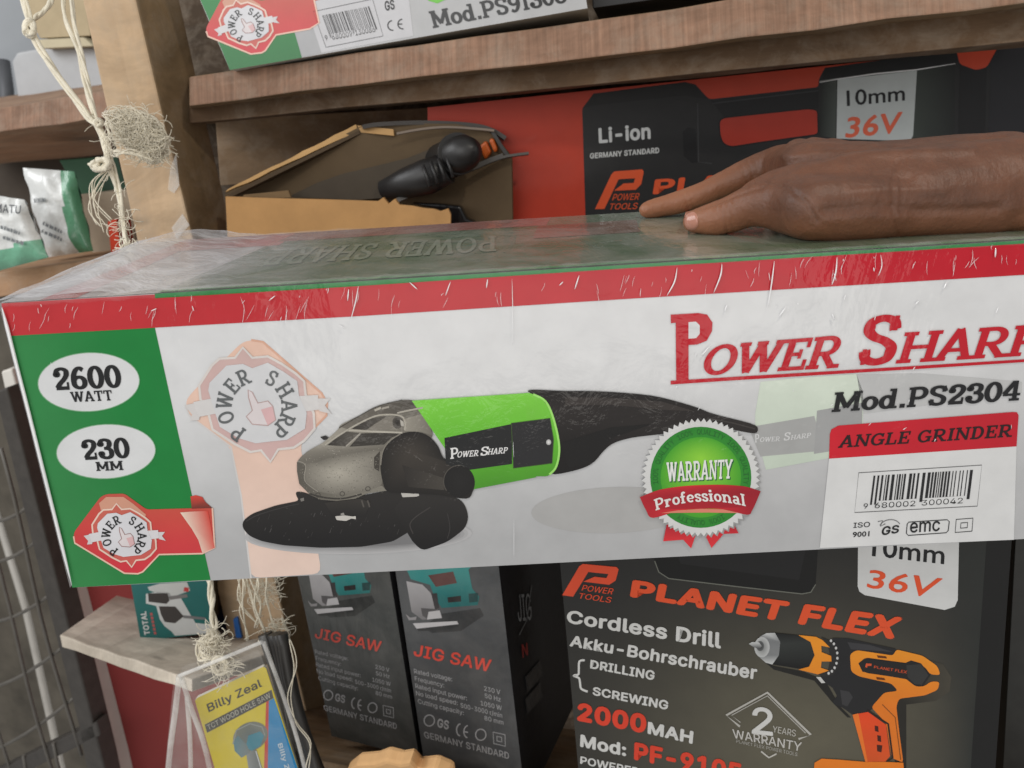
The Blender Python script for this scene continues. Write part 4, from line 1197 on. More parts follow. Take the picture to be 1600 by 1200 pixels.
def jig_carton(frame, fm, front, label, base, bright):
    r = thing('jigsaw_carton', frame, label, 'box', 'jig saw cartons')
    mb = MB(frame)
    mb.pxprism(front, .13, c(30, 30, 32))
    mb.build('carton_body', plain_mat('dark_card', c(36, 36, 38), .45, .25, 70, spec=.4, bump=.1), r, bevel=.001)
    M = lambda *p: [fm(x, y) for x, y in p]
    g = lambda v: tuple(q * bright for q in v)
    mb = MB(frame)
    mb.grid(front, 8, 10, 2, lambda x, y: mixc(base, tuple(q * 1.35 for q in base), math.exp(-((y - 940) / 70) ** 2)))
    mb.poly(M((800, 400), (900, 330), (1100, 300), (1120, 340), (1000, 420), (850, 430)), 2.5, tuple(q * .6 for q in base))
    mb.build('front_print', print_wrap, r)
    mb = MB(frame)
    T = lambda x, y: mixc(g(c(60, 150, 146)), g(c(28, 104, 104)), (y - 890) / 50)
    mb.poly(M((700, 60), (1080, 60), (1040, 100), (1060, 200), (1096, 240), (1088, 285), (900, 300), (866, 250), (840, 180), (740, 150)), 3, T)
    mb.poly(M((830, 130), (960, 110), (980, 170), (870, 190)), 3.4, g(c(96, 60, 56)))
    mb.poly(M((930, 245), (1000, 236), (1002, 266), (934, 272)), 3.6, g(c(40, 36, 36)))
    mb.poly(M((1040, 226), (1090, 222), (1088, 268), (1044, 272)), 3.6, g(c(30, 70, 70)))
    mb.poly(M((716, 160), (800, 178), (842, 220), (900, 350), (800, 362), (744, 320)), 3.8, lambda x, y: mixc(g(c(176, 174, 176)), g(c(120, 118, 120)), (y - 910) / 60))
    mb.poly(M((846, 226), (876, 222), (886, 300), (866, 310)), 4, g(c(54, 52, 54)))
    mb.poly(M((792, 300), (884, 306), (902, 346), (830, 360), (800, 340)), 4.2, g(c(84, 82, 84)))
    mb.poly(M((832, 320), (890, 312), (902, 352), (824, 360)), 4.4, g(c(190, 188, 190)))
    mb.poly(M((712, 330), (736, 350), (770, 345), (766, 362), (730, 364)), 4.4, g(c(150, 148, 150)))
    mb.poly(M((750, 380), (980, 368), (988, 384), (770, 408)), 4.4, g(c(196, 194, 196)))
    mb.poly(M((770, 408), (988, 384), (986, 396), (900, 415), (780, 420)), 3.2, tuple(q * .5 for q in base))
    mb.build('jigsaw_picture', print_wrap, r)
    mb = MB(frame)
    q4 = lambda a, b, cc, d: (fm(*a), fm(*b), fm(*cc), fm(*d))
    put_sans(mb, 'JIG SAW', q4((752, 548), (1150, 634), (762, 488), (1162, 570)), 4, g(c(216, 76, 62)), .03)
    rows = [('Rated voltage:', 758, 640, 955, 682, '230 V', 1122, 730, 1206), ('Frequency:', 762, 678, 914, 714, '50 Hz', 1126, 768, 1208),
            ('Rated input power:', 764, 716, 1032, 782, '1050 W', 1104, 806, 1214), ('No load speed:', 768, 754, 984, 806, '500-3000 r/min', 1000, 818, 1216),
            ('Cutting capacity:', 778, 796, 1016, 858, '80 mm', 1124, 884, 1222)]
    lt = g(c(168, 168, 170))
    for s, x0, y0, x1, y1, s2, a, b, d in rows:
        put_sans(mb, s, q4((x0, y0), (x1, y1), (x0 - 3, y0 - 24), (x1 - 1, y1 - 24)), 4, lt, .012)
        put_sans(mb, s2, q4((a, b), (d, b + (d - a) * .25), (a - 2, b - 24), (d - 1, b + (d - a) * .25 - 24)), 4, lt, .012)
    lw = 2.0
    for cx, cy in ((836, 886), (1104, 960)):
        p = M(*[(cx + 27 * math.cos(t * .35), cy + 29 * math.sin(t * .35)) for t in range(18)])
        mb.stroke(p, 1.8, 4, lt, closed=True)
    put_sans(mb, 'GS', q4((876, 920), (936, 934), (880, 874), (940, 888)), 4, lt, .04)
    for cx in (1000, 1038):
        mb.stroke(M(*[(cx + 22 * math.cos(math.radians(a)), 935 + (cx - 1000) * .25 + 32 * math.sin(math.radians(a))) for a in range(100, 275, 15)]), lw, 4, lt)
    mb.stroke(M((1018, 944), (1038, 948)), lw, 4.2, lt)
    square_mark(mb, q4((1172, 1006), (1232, 1020), (1168, 946), (1230, 960)), 4, lt, 1.5)
    put_sans(mb, 'GERMANY STANDARD', q4((812, 976), (1252, 1088), (806, 942), (1250, 1052)), 4, lt, .02)
    mb.build('carton_lettering', print_wrap, r)
    return r


fB = lambda x, y: (420 + x / 3.3333, 860 + y / 3.3333)
fA = lambda x, y: fB(240 + (x - 755) * .86, 452 + (y - 545) * .885 - (y - 545) * 0.0)
rightjig = jig_carton(JF, fB, [(610, 840), (774, 840), (822, 1262), (672, 1252)], 'nearer jig saw carton, its black right side showing, beside the black drill carton', c(72, 74, 76), 1.0)
JF2 = Frame(P(500, 995, .735), (3168, -231, 1333), (-293, 3418, 1333))
leftjig = jig_carton(JF2, fA, [(452, 840), (600, 840), (655, 1185), (518, 1150)], 'dimmer jig saw carton on the left, next to the timber post', c(60, 62, 61), .82)
# writing on the right-hand side of the nearer one
jt, jb = JF.m @ JF.uv(774, 840), JF.m @ JF.uv(822, 1262)
JS = Frame(jt + (jt - JF.m @ JF.uv(610, 840)).normalized() * .0006, -JF.n, jt - jb)
mb = MB(JS)
put_sans(mb, 'JIG', (Z9((1300, 370))[0], Z9((1372, 360))[0], Z9((1290, 230))[0], Z9((1362, 225))[0]), 3, c(140, 142, 144))
mb.stroke(Z9((1305, 440), (1345, 360), (1370, 180)), 1.4, 3.4, c(110, 112, 114))
put_sans(mb, 'N', (Z9((1322, 560))[0], Z9((1352, 545))[0], Z9((1316, 490))[0], Z9((1346, 480))[0]), 3, c(150, 40, 36), .04)
for y in (0, 115):
    mb.stroke(Z9((1338, 660 + y), (1416, 570 + y), (1424, 650 + y), (1344, 740 + y)), 1.0, 3, c(66, 68, 70), closed=True)
    mb.poly(Z9((1340, 662 + y), (1414, 574 + y), (1421, 648 + y), (1346, 734 + y)), 2.6, c(52, 53, 55))
mb.build('side_print', print_wrap, rightjig)

# ------------------------------------------------------------------ carton on the top shelf
Z2 = offs(300, 0, 2.6667)
PF_ = Frame(P(500, 60, .70), (1, .185, .16), (-370, 1000, 240))
pbox = thing('grinder_carton', PF_, 'white and green carton with a barcode on the top shelf at the upper edge', 'box')
mb = MB(PF_)
pq = Z2((-62, -225), (1560, -490), (1648, 34), (158, 292))
mb.pxprism(pq, .14, c(170, 168, 165))
mb.build('carton_body', plain_mat('bare_card_dim', c(180, 178, 172), .6, .08), pbox)
mb = MB(PF_)
mb.poly(pq, 2, c(178, 179, 181))
mb.poly(Z2((-62, -225), (300, -290), (400, 40), (458, 240), (158, 292), (96, 140), (35, 0)), 3, lambda x, y: mixc(GREEN, c(22, 110, 50), (y - 20) / 90))
mb.poly(Z2((380, -300), (470, -315), (548, 218), (458, 238), (400, 40), (300, -290)), 3.2, c(166, 167, 170))
mb.poly(Z2((440, -310), (860, -380), (922, 150), (540, 220), (470, 10)), 3.4, c(194, 194, 198))
mb.poly(Z2((440, -310), (560, -330), (560, -8), (468, 14)), 3.8, c(196, 60, 52))
mb.poly(Z2((970, -20), (985, 3), (1022, 14), (1062, -4), (1090, -60), (960, -60)), 4, c(104, 190, 56))
put_slab(mb, 'Mod.PS91308', (Z2((1004, 118))[0], Z2((1566, 8))[0], Z2((984, 48))[0], Z2((1552, -60))[0]), 4, INK, (.115, .075), gap=0)
mb.build('front_panel', print_card, pbox)
mb = MB(PF_)
ca, sa = math.cos(math.radians(-9)), math.sin(math.radians(-9))
pm = lambda x, y: (384.5 + ((x - 625) * ca - (y - 525) * sa) / 6.667 * .80, 39.5 + ((x - 625) * sa + (y - 525) * ca) / 6.667 * .80)
emblem(mb, pm, 5)
mb.build('brand_emblem', print_card, pbox)
mb = MB(PF_)
mb.stroke(Z2((505, 48), (752, -4), (796, 150), (558, 197)), 1.1, 5, c(80, 80, 84), closed=True)
barcode(mb, (Z2((572, 146))[0], Z2((768, 110))[0], Z2((542, 64))[0], Z2((738, 26))[0]), 5, c(36, 36, 40), 23)
mb.poly(Z2((582, 142), (668, 126), (672, 146), (588, 160)), 5.4, c(194, 194, 198)); mb.poly(Z2((682, 124), (760, 110), (764, 128), (686, 142)), 5.4, c(194, 194, 198))
for s, a, b in (('9', (556, 170), (566, 168)), ('680009', (586, 166), (668, 151)), ('130086', (682, 148), (764, 132))):
    put_sans(mb, s, (Z2(a)[0], Z2(b)[0], Z2((a[0] - 4, a[1] - 22))[0], Z2((b[0] - 4, b[1] - 22))[0]), 5.8, INK)
put_sans(mb, 'GS', (Z2((806, 46))[0], Z2((846, 38))[0], Z2((800, 6))[0], Z2((840, -4))[0]), 5, INK, .04)
ce_mark(mb, *Z2((836, 106))[0], 7.6, 5, INK, 2.0, -8)
mb.build('data_panel', print_card, pbox)
# dark neighbours of that carton on the top shelf
DF = Frame(P(960, -10, .70), (1, .10, .2), (-300, 1000, 240))
mb = MB(DF)
mb.pxprism([(921, -60), (1210, -110), (1216, -28), (926, 13)], .12, c(26, 26, 28))
tag(mb.build('carton', plain_mat('dim_black_card', c(30, 30, 32), .5, .2), bevel=.001), 'plain black carton at the end of the top shelf, right of the barcode carton', 'box')

RF = Frame(P(1600, 1000, .60), (5239, -487, 1333), (-498, 3961, 1333))
mb = MB(RF)
mb.pxprism([(1590, 780), (1780, 800), (1780, 1400), (1556, 1400)], .10, c(26, 26, 26))
tag(mb.build('carton', plain_mat('plain_dark_card', c(44, 44, 42), .5, .25, 60), bevel=.001), 'plain dark carton at the right edge beside the black drill carton', 'box')


# ------------------------------------------------------------------ timber shelving
def hexa(name, front, back, mat, label=None, cat=None, kind=None, col=(.5, .5, .5), bevel=.0015, jitter=0.0, nx=1):
    """sawn board from its front corners (TL TR BR BL) and back corners, each (px, py, metres from the camera)"""
    fp = [P(*p) for p in front]; bp = [P(*p) for p in back]
    fr = Frame(fp[3], fp[2] - fp[3], fp[0] - fp[3])
    mb = MB(fr)
    L = lambda p: fr.loc(p)
    a = [L(p) for p in fp]; b = [L(p) for p in bp]
    rn = random.Random(len(name) + int(front[0][0]))
    rows = []
    for i in range(nx + 1):
        t = i / nx
        ring = [a[0].lerp(a[1], t), b[0].lerp(b[1], t), b[3].lerp(b[2], t), a[3].lerp(a[2], t)]
        if jitter and 0 < i < nx:
            ring = [p + Vector((0, rn.uniform(-1, 1), rn.uniform(-1, 1))) * jitter for p in ring]
        rows.append(ring)
    base = len(mb.v); mb.v += [p for r in rows for p in r]
    for i in range(nx):
        for k in range(4):
            k2 = (k + 1) % 4
            mb.fc.append([base + i * 4 + k, base + i * 4 + k2, base + (i + 1) * 4 + k2, base + (i + 1) * 4 + k])
            mb.col.append([col] * 4); mb.mi.append(1 if (k == 3 and isinstance(mat, list) and len(mat) > 1) else 0); mb.sm.append(False)
    mb.fc.append([base + 3, base + 2, base + 1, base]); mb.fc.append([base + nx * 4 + k for k in range(4)])
    for _ in (0, 1): mb.col.append([col] * 4); mb.mi.append(0); mb.sm.append(False)
    o = mb.build(name, mat, bevel=bevel)
    bm = bmesh.new(); bm.from_mesh(o.data); bmesh.ops.recalc_face_normals(bm, faces=bm.faces); bm.to_mesh(o.data); bm.free()
    return tag(o, label, cat, None, kind)


# upper shelf board (its front edge carries saw marks)
hexa('shelf_board', [(306, 119, .735), (900, 17, .665), (1760, -84, .585), (0, 0, 1)][:0] or
     [(296, 120, .735), (1760, -88, .585), (1760, -14, .585), (296, 166, .735)],
     [(300, 128, 1.02), (1760, 10, .98), (1760, 52, .98), (300, 196, 1.02)], [wood_brown, wood_edge],
     'thick timber shelf board with a reddish saw-marked edge above the torn box and hand', 'shelf', nx=14, jitter=.0012)
hexa('shelf_rail', [(296, 160, .765), (1760, -18, .615), (1760, 50, .615), (296, 193, .765)],
     [(298, 164, .80), (1760, -8, .65), (1760, 58, .65), (298, 195, .80)], wood_mat('rail_timber', c(88, 70, 54), c(128, 102, 78)),
     'brown timber rail running under the thick saw-marked shelf board', 'rail', nx=10, jitter=.001)
# middle shelf, behind the carton held in front
hexa('shelf_board', [(300, 640, .74), (1760, 560, .70), (1760, 610, .70), (300, 690, .74)],
     [(300, 560, 1.02), (1760, 500, .98), (1760, 540, .98), (300, 600, 1.02)], wood_brown,
     'timber shelf board carrying the torn box and orange carton, mostly behind the long grinder carton', 'shelf')
hexa('shelf_board', [(430, 1176, .74), (1760, 1420, .56), (1760, 1470, .56), (430, 1210, .74)],
     [(430, 1080, 1.0), (1760, 1250, .9), (1760, 1290, .9), (430, 1110, 1.0)], wood_brown,
     'brown timber shelf board under the two jig saw cartons at the bottom edge', 'shelf')
# plank wall behind the shelves
BW = Frame(P(700, 300, 1.03), (1, .12, .12), (-300, 4300, 1333))
mb = MB(BW)
mb.pxprism([(250, -80), (1800, -120), (1800, 1500), (250, 1500)], .02, (.3, .2, .1))
tag(mb.build('back_wall', wood_mat('dim_planks', c(52, 44, 36), c(86, 70, 54), (5, 40, 40))), kind='structure')
# shelf end plank seen beyond the post
SPF = Frame(P(440, 230, .93), (1, .03, .1), (-300, 4300, 1333))
mb = MB(SPF)
mb.pxprism([(336, 187), (676, 168), (690, 262), (344, 290)], .018, (.3, .2, .1))
tag(mb.build('plank', wood_mat('plank_brown', c(112, 92, 70), c(150, 124, 96), (5, 60, 60)), bevel=.001), 'plain brown plank at the back of the shelf behind the torn box', 'plank')

# timber post: lit front and shaded right side painted as two timber tones
PXc = Vector((2800, -11, 1333)).normalized()
PO = Frame(P(255, 200, .74), PXc * .78 + Vector((.5, 0, 0)), (-617, 4354, 1333))
fx = [PO.uv(129 - 60 * .24, -60), PO.uv(212 - 60 * .24, -60), PO.uv(452, 992), PO.uv(352, 992)]
post_pts = [PO.uv(112, -70), PO.uv(195, -70), PO.uv(495, 1180), PO.uv(398, 1180)]
mb = MB(PO)
n = 24
for i in range(n):
    for dz in (0,):
        pass
prof = []
for i in range(n + 1):
    t = i / n
    l = post_pts[0].lerp(post_pts[3], t); r = post_pts[1].lerp(post_pts[2], t)
    j = Vector((noise.noise(Vector((t * 9, 0, 0))) * .0012, 0, noise.noise(Vector((t * 7, 5, 0))) * .001))
    prof.append([l + j, r + j, r + j - Vector((0, 0, .062)), l + j - Vector((0, 0, .062))])
base = len(mb.v); mb.v += [p for q in prof for p in q]
for i in range(n):
    for k in range(4):
        k2 = (k + 1) % 4
        mb.fc.append([base + i * 4 + k2, base + i * 4 + k, base + (i + 1) * 4 + k, base + (i + 1) * 4 + k2]); mb.col.append([(.5, .4, .3)] * 4)
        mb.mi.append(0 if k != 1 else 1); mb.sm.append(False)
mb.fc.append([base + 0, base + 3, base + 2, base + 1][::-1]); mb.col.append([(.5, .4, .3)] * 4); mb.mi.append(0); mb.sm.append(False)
post = mb.build('timber_post', [wood_mat('post_lit', c(176, 148, 118), c(214, 186, 152), (40, 5, 40)), wood_mat('post_shade', c(118, 98, 72), c(158, 132, 100), (40, 5, 40))], bevel=.002)
bm = bmesh.new(); bm.from_mesh(post.data); bmesh.ops.recalc_face_normals(bm, faces=bm.faces); bm.to_mesh(post.data); bm.free()
tag(post, 'upright pale timber post with twine tied round it, left of the shelves', 'post')
# scraps of tape on the post
mb = MB(PO)
tape = film_mat('clear_tape', .35, (.86, .84, .8), .2, .5)
for q in ([(268, 356), (285, 334), (296, 352), (276, 374)], [(266, 262), (275, 240), (280, 290), (272, 302), (262, 296)]):
    mb.pxprism(q, .0004, (.8, .8, .8), off=.0012)
mb.build('tape_scrap', tape, post)

# ------------------------------------------------------------------ torn cardboard box with a tool in it
card = plain_mat('corrugated_card', c(186, 142, 94), .75, .12, 30, bump=.15, attr=True, spec=.2)
dkplastic = plain_mat('black_plastic', (.016, .015, .015), .42, .2, 60, spec=.5)
TB = Frame(P(540, 330, .72), (1, .02, .12), (-300, 4300, 1333))
torn = thing('torn_box', TB, 'torn open brown cardboard box on the upper shelf beside the post, with a tool inside', 'box')
Q = offs(320, 160, 2.963)
TAN = c(190, 146, 96); DRK = c(84, 70, 54)
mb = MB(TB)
mb.pxprism(Q((96, 436), (300, 444), (560, 450), (800, 458), (826, 440), (850, 470), (880, 446), (900, 474), (962, 480), (1010, 490), (1060, 494), (1090, 504), (1126, 492), (1138, 520), (1134, 700), (110, 720)), .004, TAN)
mb.build('front_panel', card, torn)
TB2 = Frame(P(560, 260, .752), (1, .0, .1), (-300, 4300, 1333))
mb = MB(TB2)
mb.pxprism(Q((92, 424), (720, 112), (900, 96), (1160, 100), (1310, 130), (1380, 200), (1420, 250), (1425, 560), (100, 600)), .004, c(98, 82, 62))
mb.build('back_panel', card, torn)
# cut edge of the raised side panel: a strip of corrugated board
a0, a1, b0, b1 = P(354, 300, .735), P(563, 203, .75), P(354, 304, .84), P(563, 198, .86)
def slab3(mb, pts, th, col):
    """thick sheet through four camera-space corners"""
    p = [mb.f.loc(q) for q in pts]
    nn = (p[1] - p[0]).cross(p[3] - p[0]).normalized() * th
    mb.mesh(p + [q - nn for q in p], [(0, 1, 2, 3), (7, 6, 5, 4), (0, 4, 5, 1), (1, 5, 6, 2), (2, 6, 7, 3), (3, 7, 4, 0)], col)
mb = MB(TB)
n = 10
def rough(p, q, n, amp, seed):
    rn = random.Random(seed); out = []
    for i in range(n + 1):
        v = p.lerp(q, i / n); out.append(v + Vector((0, rn.uniform(-amp, amp), 0)))
    return out
lo, hi = rough(P(352, 301, .74), P(560, 204, .745), 12, .0006, 2), rough(P(356, 295, .74), P(556, 195, .745), 12, .0006, 3)
for i in range(12):
    slab3(mb, [lo[i], lo[i + 1], hi[i + 1], hi[i]], .004, c(196, 158, 108))
slab3(mb, [P(560, 197, .745), P(616, 203, .74), P(617, 213, .74), P(566, 208, .745)], .003, c(190, 152, 104))
mb.build('torn_edge', card, torn)
mb = MB(TB)
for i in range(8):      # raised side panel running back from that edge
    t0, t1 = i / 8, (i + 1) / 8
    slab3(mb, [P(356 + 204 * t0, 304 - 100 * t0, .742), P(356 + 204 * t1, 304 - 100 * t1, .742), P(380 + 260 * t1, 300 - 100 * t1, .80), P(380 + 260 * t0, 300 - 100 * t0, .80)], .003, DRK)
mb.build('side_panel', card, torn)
# the curved lid, black on its printed side, and the shiny rim
lid = plain_mat('lid_black_card', c(46, 42, 40), .45, .2, 40, spec=.4)
mb = MB(TB)
top = catmull(Q((728, 104), (800, 92), (960, 84), (1120, 86), (1260, 98), (1340, 122), (1398, 158)), 4)
for i in range(len(top) - 1):
    (x0, y0), (x1, y1) = top[i], top[i + 1]
    slab3(mb, [P(x0, y0, .735), P(x1, y1, .735), P(x1 - 4, y1 + 4, .80), P(x0 - 4, y0 + 4, .80)], .0035, c(56, 50, 46))
inner = catmull(Q((890, 142), (1000, 122), (1120, 112), (1260, 120), (1340, 128)), 4)
for i in range(len(inner) - 1):
    (x0, y0), (x1, y1) = inner[i], inner[i + 1]
    slab3(mb, [P(x0, y0, .73), P(x1, y1, .73), P(x1, y1 + 3.5, .73), P(x0, y0 + 3.5, .73)], .002, c(118, 104, 92))
rim = catmull(Q((880, 470), (960, 432), (1100, 372), (1250, 310), (1330, 276), (1400, 254), (1500, 240)), 4)
for i in range(len(rim) - 1):
    (x0, y0), (x1, y1) = rim[i], rim[i + 1]
    w = 8 if i < len(rim) - 6 else 4
    slab3(mb, [P(x0, y0, .728), P(x1, y1, .728), P(x1, y1 - w, .728), P(x0, y0 - w, .728)], .003, c(76, 72, 68))
side = catmull(Q((1330, 118), (1350, 150), (1380, 200), (1412, 246)), 4)
for i in range(len(side) - 1):
    (x0, y0), (x1, y1) = side[i], side[i + 1]
    slab3(mb, [P(x0, y0, .73), P(x1, y1, .73), P(x1 - 4, y1, .79), P(x0 - 4, y0, .79)], .003, c(40, 36, 34))
mb.build('lid', plain_mat('lid_card', (.1, .1, .1), .5, .15, 40, attr=True), torn)
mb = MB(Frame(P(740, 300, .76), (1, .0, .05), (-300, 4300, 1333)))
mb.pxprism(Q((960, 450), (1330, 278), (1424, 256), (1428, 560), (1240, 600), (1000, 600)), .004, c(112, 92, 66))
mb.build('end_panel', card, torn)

# tool lying in the box
TL_ = Frame(P(720, 240, .765), (1, .1, .2), (-300, 4300, 1333))
tool = thing('power_tool', TL_, 'black and orange power tool lying inside the torn cardboard box', 'power tool')
def capsule(mb, pts, rr, col, seg=20, mi=0):
    mb.tube(pts, rr, col, seg, mi)
mb = MB(TL_)
capsule(mb, [P(742, 232, .69), P(738, 234, .695), P(728, 238, .70), P(712, 244, .715), P(690, 254, .735)], [.002, .010, .0145, .0158, .016], (.01, .01, .01), 26)
capsule(mb, [P(716, 240, .708), P(714, 241, .712)], [.0172, .0172], (.01, .01, .01), 26)
mb.build('motor_end', dkplastic, tool)
mb = MB(TL_)
capsule(mb, [P(700, 262, .715), P(668, 276, .72), P(636, 286, .728), P(596, 296, .735)], [.013, .015, .013, .007], (.01, .01, .01), 18)
for k in range(4):
    x = 664 + k * 12; y = 280 - k * 5
    capsule(mb, [P(x - 3, y - 22, .700), P(x + 8, y + 12, .700)], .0015, (.02, .02, .02), 8)
mb.build('grip', dkplastic, tool)
mb = MB(TL_)
orp = plain_mat('orange_plastic', c(196, 92, 30), .4, .1)
for q in (((1268, 205), (1300, 176), (1326, 232), (1296, 268)), ((1312, 172), (1334, 164), (1356, 222), (1340, 236))):
    mb.pxprism(Q(*q), .02, (.5, .2, .02), off=.03)
mb.build('orange_housing', orp, tool, bevel=.002)
# black strap handle below with a highlight, and a white tie
mb = MB(TB)
mb = MB(Frame(P(600, 290, .738), (1, -.25, .1), (-300, 4300, 900)))
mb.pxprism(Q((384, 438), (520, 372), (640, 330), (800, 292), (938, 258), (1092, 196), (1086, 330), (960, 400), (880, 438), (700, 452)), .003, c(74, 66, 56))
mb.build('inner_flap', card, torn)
mb = MB(Frame(P(450, 306, .734), (1, .0, .1), (-300, 4300, 1333)))
mb.pxprism(Q((180, 428), (386, 408), (398, 440), (170, 446)), .003, c(132, 108, 78))
mb.build('inner_flap', card, torn)
hb = MB(Frame(P(700, 330, .735), (1, .0, .1), (-300, 4300, 1333)))
hb.pxprism(Q((950, 466), (1080, 470), (1184, 482), (1212, 540), (1250, 552), (1252, 640), (1128, 640), (1136, 505), (1100, 500)), .012, (.01, .01, .01))
tag(hb.build('plastic_clip', plain_mat('gloss_black_plastic', (.01, .01, .011), .12, .1), bevel=.002), 'glossy black plastic clip at the lower corner of the torn box', 'clip')

# ------------------------------------------------------------------ left: neighbouring stall
wallm = plain_mat('grey_wall_paint', c(160, 164, 168), .8, .08, 6)
GW = Frame(P(60, 100, 1.5), (1, 0, .1), (-617, 4354, 1333))
mb = MB(GW)
mb.pxprism([(-160, -140), (170, -140), (240, 260), (-160, 260)], .02, (.5, .5, .5))
tag(mb.build('far_wall', wallm), kind='structure')
mb = MB(GW)
mb.tube([P(4, 96, 1.46), P(10, 140, 1.46), P(12, 200, 1.46)], .012, (.1, .1, .1), 12)
tag(mb.build('pipe', plain_mat('grey_pipe', c(92, 94, 98), .5, .1)), 'thin dark grey pipe on the wall at the left edge', 'pipe')
CB = Frame(P(95, 30, 1.2), (1, -.05, .2), (-617, 4354, 1333))
mb = MB(CB)
mb.pxprism([(22, -60), (126, -60), (142, 56), (62, 60), (40, 20)], .08, c(178, 162, 132))
tag(mb.build('carton', card, bevel=.002), 'plain tan cardboard carton behind the twine at the top left', 'box')
mb = MB(Frame(P(90, 110, 1.22), (1, -.05, .2), (-617, 4354, 1333)))
mb.pxprism([(58, 62), (130, 58), (146, 72), (62, 76)], .05, c(196, 186, 158))
tag(mb.build('flat_carton', card, bevel=.002), 'flat cream carton under the tan carton at the top left', 'box')
mb = MB(Frame(P(90, 130, 1.25), (1, -.05, .2), (-617, 4354, 1333)))
mb.pxprism([(18, 96), (26, 82), (60, 76), (150, 74), (170, 150), (30, 168)], .06, (.6, .6, .6))
tag(mb.build('storage_tub', plain_mat('grey_tub', c(178, 180, 182), .5, .06), bevel=.006), 'pale grey plastic tub on the neighbouring shelf behind the twine', 'tub')
hexa('shelf_board', [(-60, 178, .98), (176, 140, .92), (176, 182, .92), (-60, 214, .98)], [(-60, 160, 1.35), (176, 128, 1.3), (176, 240, 1.3), (-60, 262, 1.3)],
     [wood_mat('shelf_under', c(132, 104, 86), c(172, 140, 114), (6, 50, 50)), wood_edge], 'neighbouring shelf board with a saw-marked edge at the left, behind the twine', 'shelf', nx=6, jitter=.001)

# clutter under that board
pk = plain_mat('plastic_packet', (.6, .6, .6), .28, .12, 50, bump=.5, attr=True, spec=.6, coat=.5)
def packet(front, label, stripes, z, text=None, puff=.012):
    fr = Frame(P(sum(p[0] for p in front) / 4, sum(p[1] for p in front) / 4, z), (1, -.1, .1), (-300, 4300, 900))
    r = thing('plastic_packet', fr, label, 'packet', 'white packets on the left')
    mb = MB(fr)
    n = 16
    pts = {}
    rn = random.Random(int(front[0][0]) + 9)
    for s in (1, -1):
        for j in range(n + 1):
            for i in range(n + 1):
                u, v = i / n, j / n
                p = fr.uv(*bil((front[3], front[2], front[0], front[1]), u, v))
                h = puff * (math.sin(math.pi * u) * math.sin(math.pi * v)) ** .45 + .005 * noise.noise(Vector((u * 5 + z, v * 5, s * 3))) + .0035 * abs(noise.noise(Vector((u * 13 + z, v * 9, s * 7))))
                pts[(s, i, j)] = p + Vector((0, 0, s * h))
    base = len(mb.v)
    keys = {}
    for k, p in pts.items(): keys[k] = len(mb.v); mb.v.append(p)
    for s in (1, -1):
        for j in range(n):
            for i in range(n):
                q = [keys[(s, i, j)], keys[(s, i + 1, j)], keys[(s, i + 1, j + 1)], keys[(s, i, j + 1)]]
                if s < 0: q.reverse()
                mb.fc.append(q); u, v = (i + .5) / n, (j + .5) / n
                mb.col.append([stripes(u, v)] * 4); mb.mi.append(0); mb.sm.append(True)
    mb.build('bag', pk, r)
    if text:
        mb = MB(fr)
        for s, q in text:
            if s.isupper(): put_sans(mb, s, q, 115, c(70, 74, 78), .02)
            else:                                       # print too small to read: broken dark rules
                rq = random.Random(len(s)); u = 0.0
                while u < .95:
                    w = rq.uniform(.06, .2)
                    mb.poly([bil(q, u, .1), bil(q, min(1, u + w), .1), bil(q, min(1, u + w), rq.uniform(.6, .9)), bil(q, u, rq.uniform(.6, .9))], 115, c(112, 116, 118)); u += w + .05
        mb.build('bag_print', print_card, r)
    return r
WHT = c(214, 216, 214); GRN = c(88, 146, 112)
packet([(36, 262), (116, 268), (146, 392), (74, 402)], 'white plastic packet with a green right edge under the neighbouring shelf', lambda u, v: GRN if u > .66 + .1 * v else WHT, 1.0,
       [('small rule', ((54, 318), (72, 316), (52, 308), (70, 306))), ('rule one', ((66, 352), (96, 366), (68, 344), (98, 358))), ('rule two', ((64, 364), (96, 378), (66, 356), (98, 370)))])
packet([(-40, 300), (38, 312), (76, 402), (-20, 428)], 'white plastic packet with a green lower end and large printed capitals, at the left edge', lambda u, v: c(110, 170, 140) if v < .22 + .1 * u else WHT, .93,
       [('MATU', ((-8, 332), (32, 334), (-8, 318), (33, 321))), ('rule three', ((0, 358), (30, 368), (1, 350), (32, 360))), ('rule four', ((4, 374), (36, 384), (5, 366), (38, 376)))])
mb = MB(Frame(P(120, 280, 1.08), (1, -.1, .1), (-617, 4354, 1333)))
mb.pxprism([(92, 250), (148, 246), (168, 316), (124, 306)], .05, (.02, .1, .05))
tag(mb.build('carton', plain_mat('dark_green_card', c(34, 84, 54), .5, .1), bevel=.001), 'dark green carton behind the white packets on the left', 'box')
mb = MB(Frame(P(165, 345, 1.06), (1, -.1, .1), (-617, 4354, 1333)))
mb.pxprism([(122, 304), (206, 296), (212, 400), (146, 402)], .05, c(176, 162, 142))
tag(mb.build('carton', card, bevel=.001), 'plain beige carton behind the knotted twine on the left', 'box')
mb = MB(Frame(P(176, 365, 1.0), (1, -.1, .1), (-617, 4354, 1333)))
mb.pxprism([(168, 346), (182, 342), (190, 400), (174, 400)], .03, c(186, 62, 40))
tag(mb.build('carton', card, bevel=.001), 'narrow red carton end beside the twine on the left', 'box')
hexa('shelf_board', [(-40, 430, .97), (230, 396, .95), (230, 430, .95), (-40, 470, .97)], [(-40, 392, 1.4), (230, 366, 1.3), (230, 400, 1.3), (-40, 420, 1.4)],
     wood_mat('shelf_tan', c(150, 116, 88), c(188, 152, 118), (6, 50, 50)), 'tan shelf board under the white packets, left of the grinder carton', 'shelf')
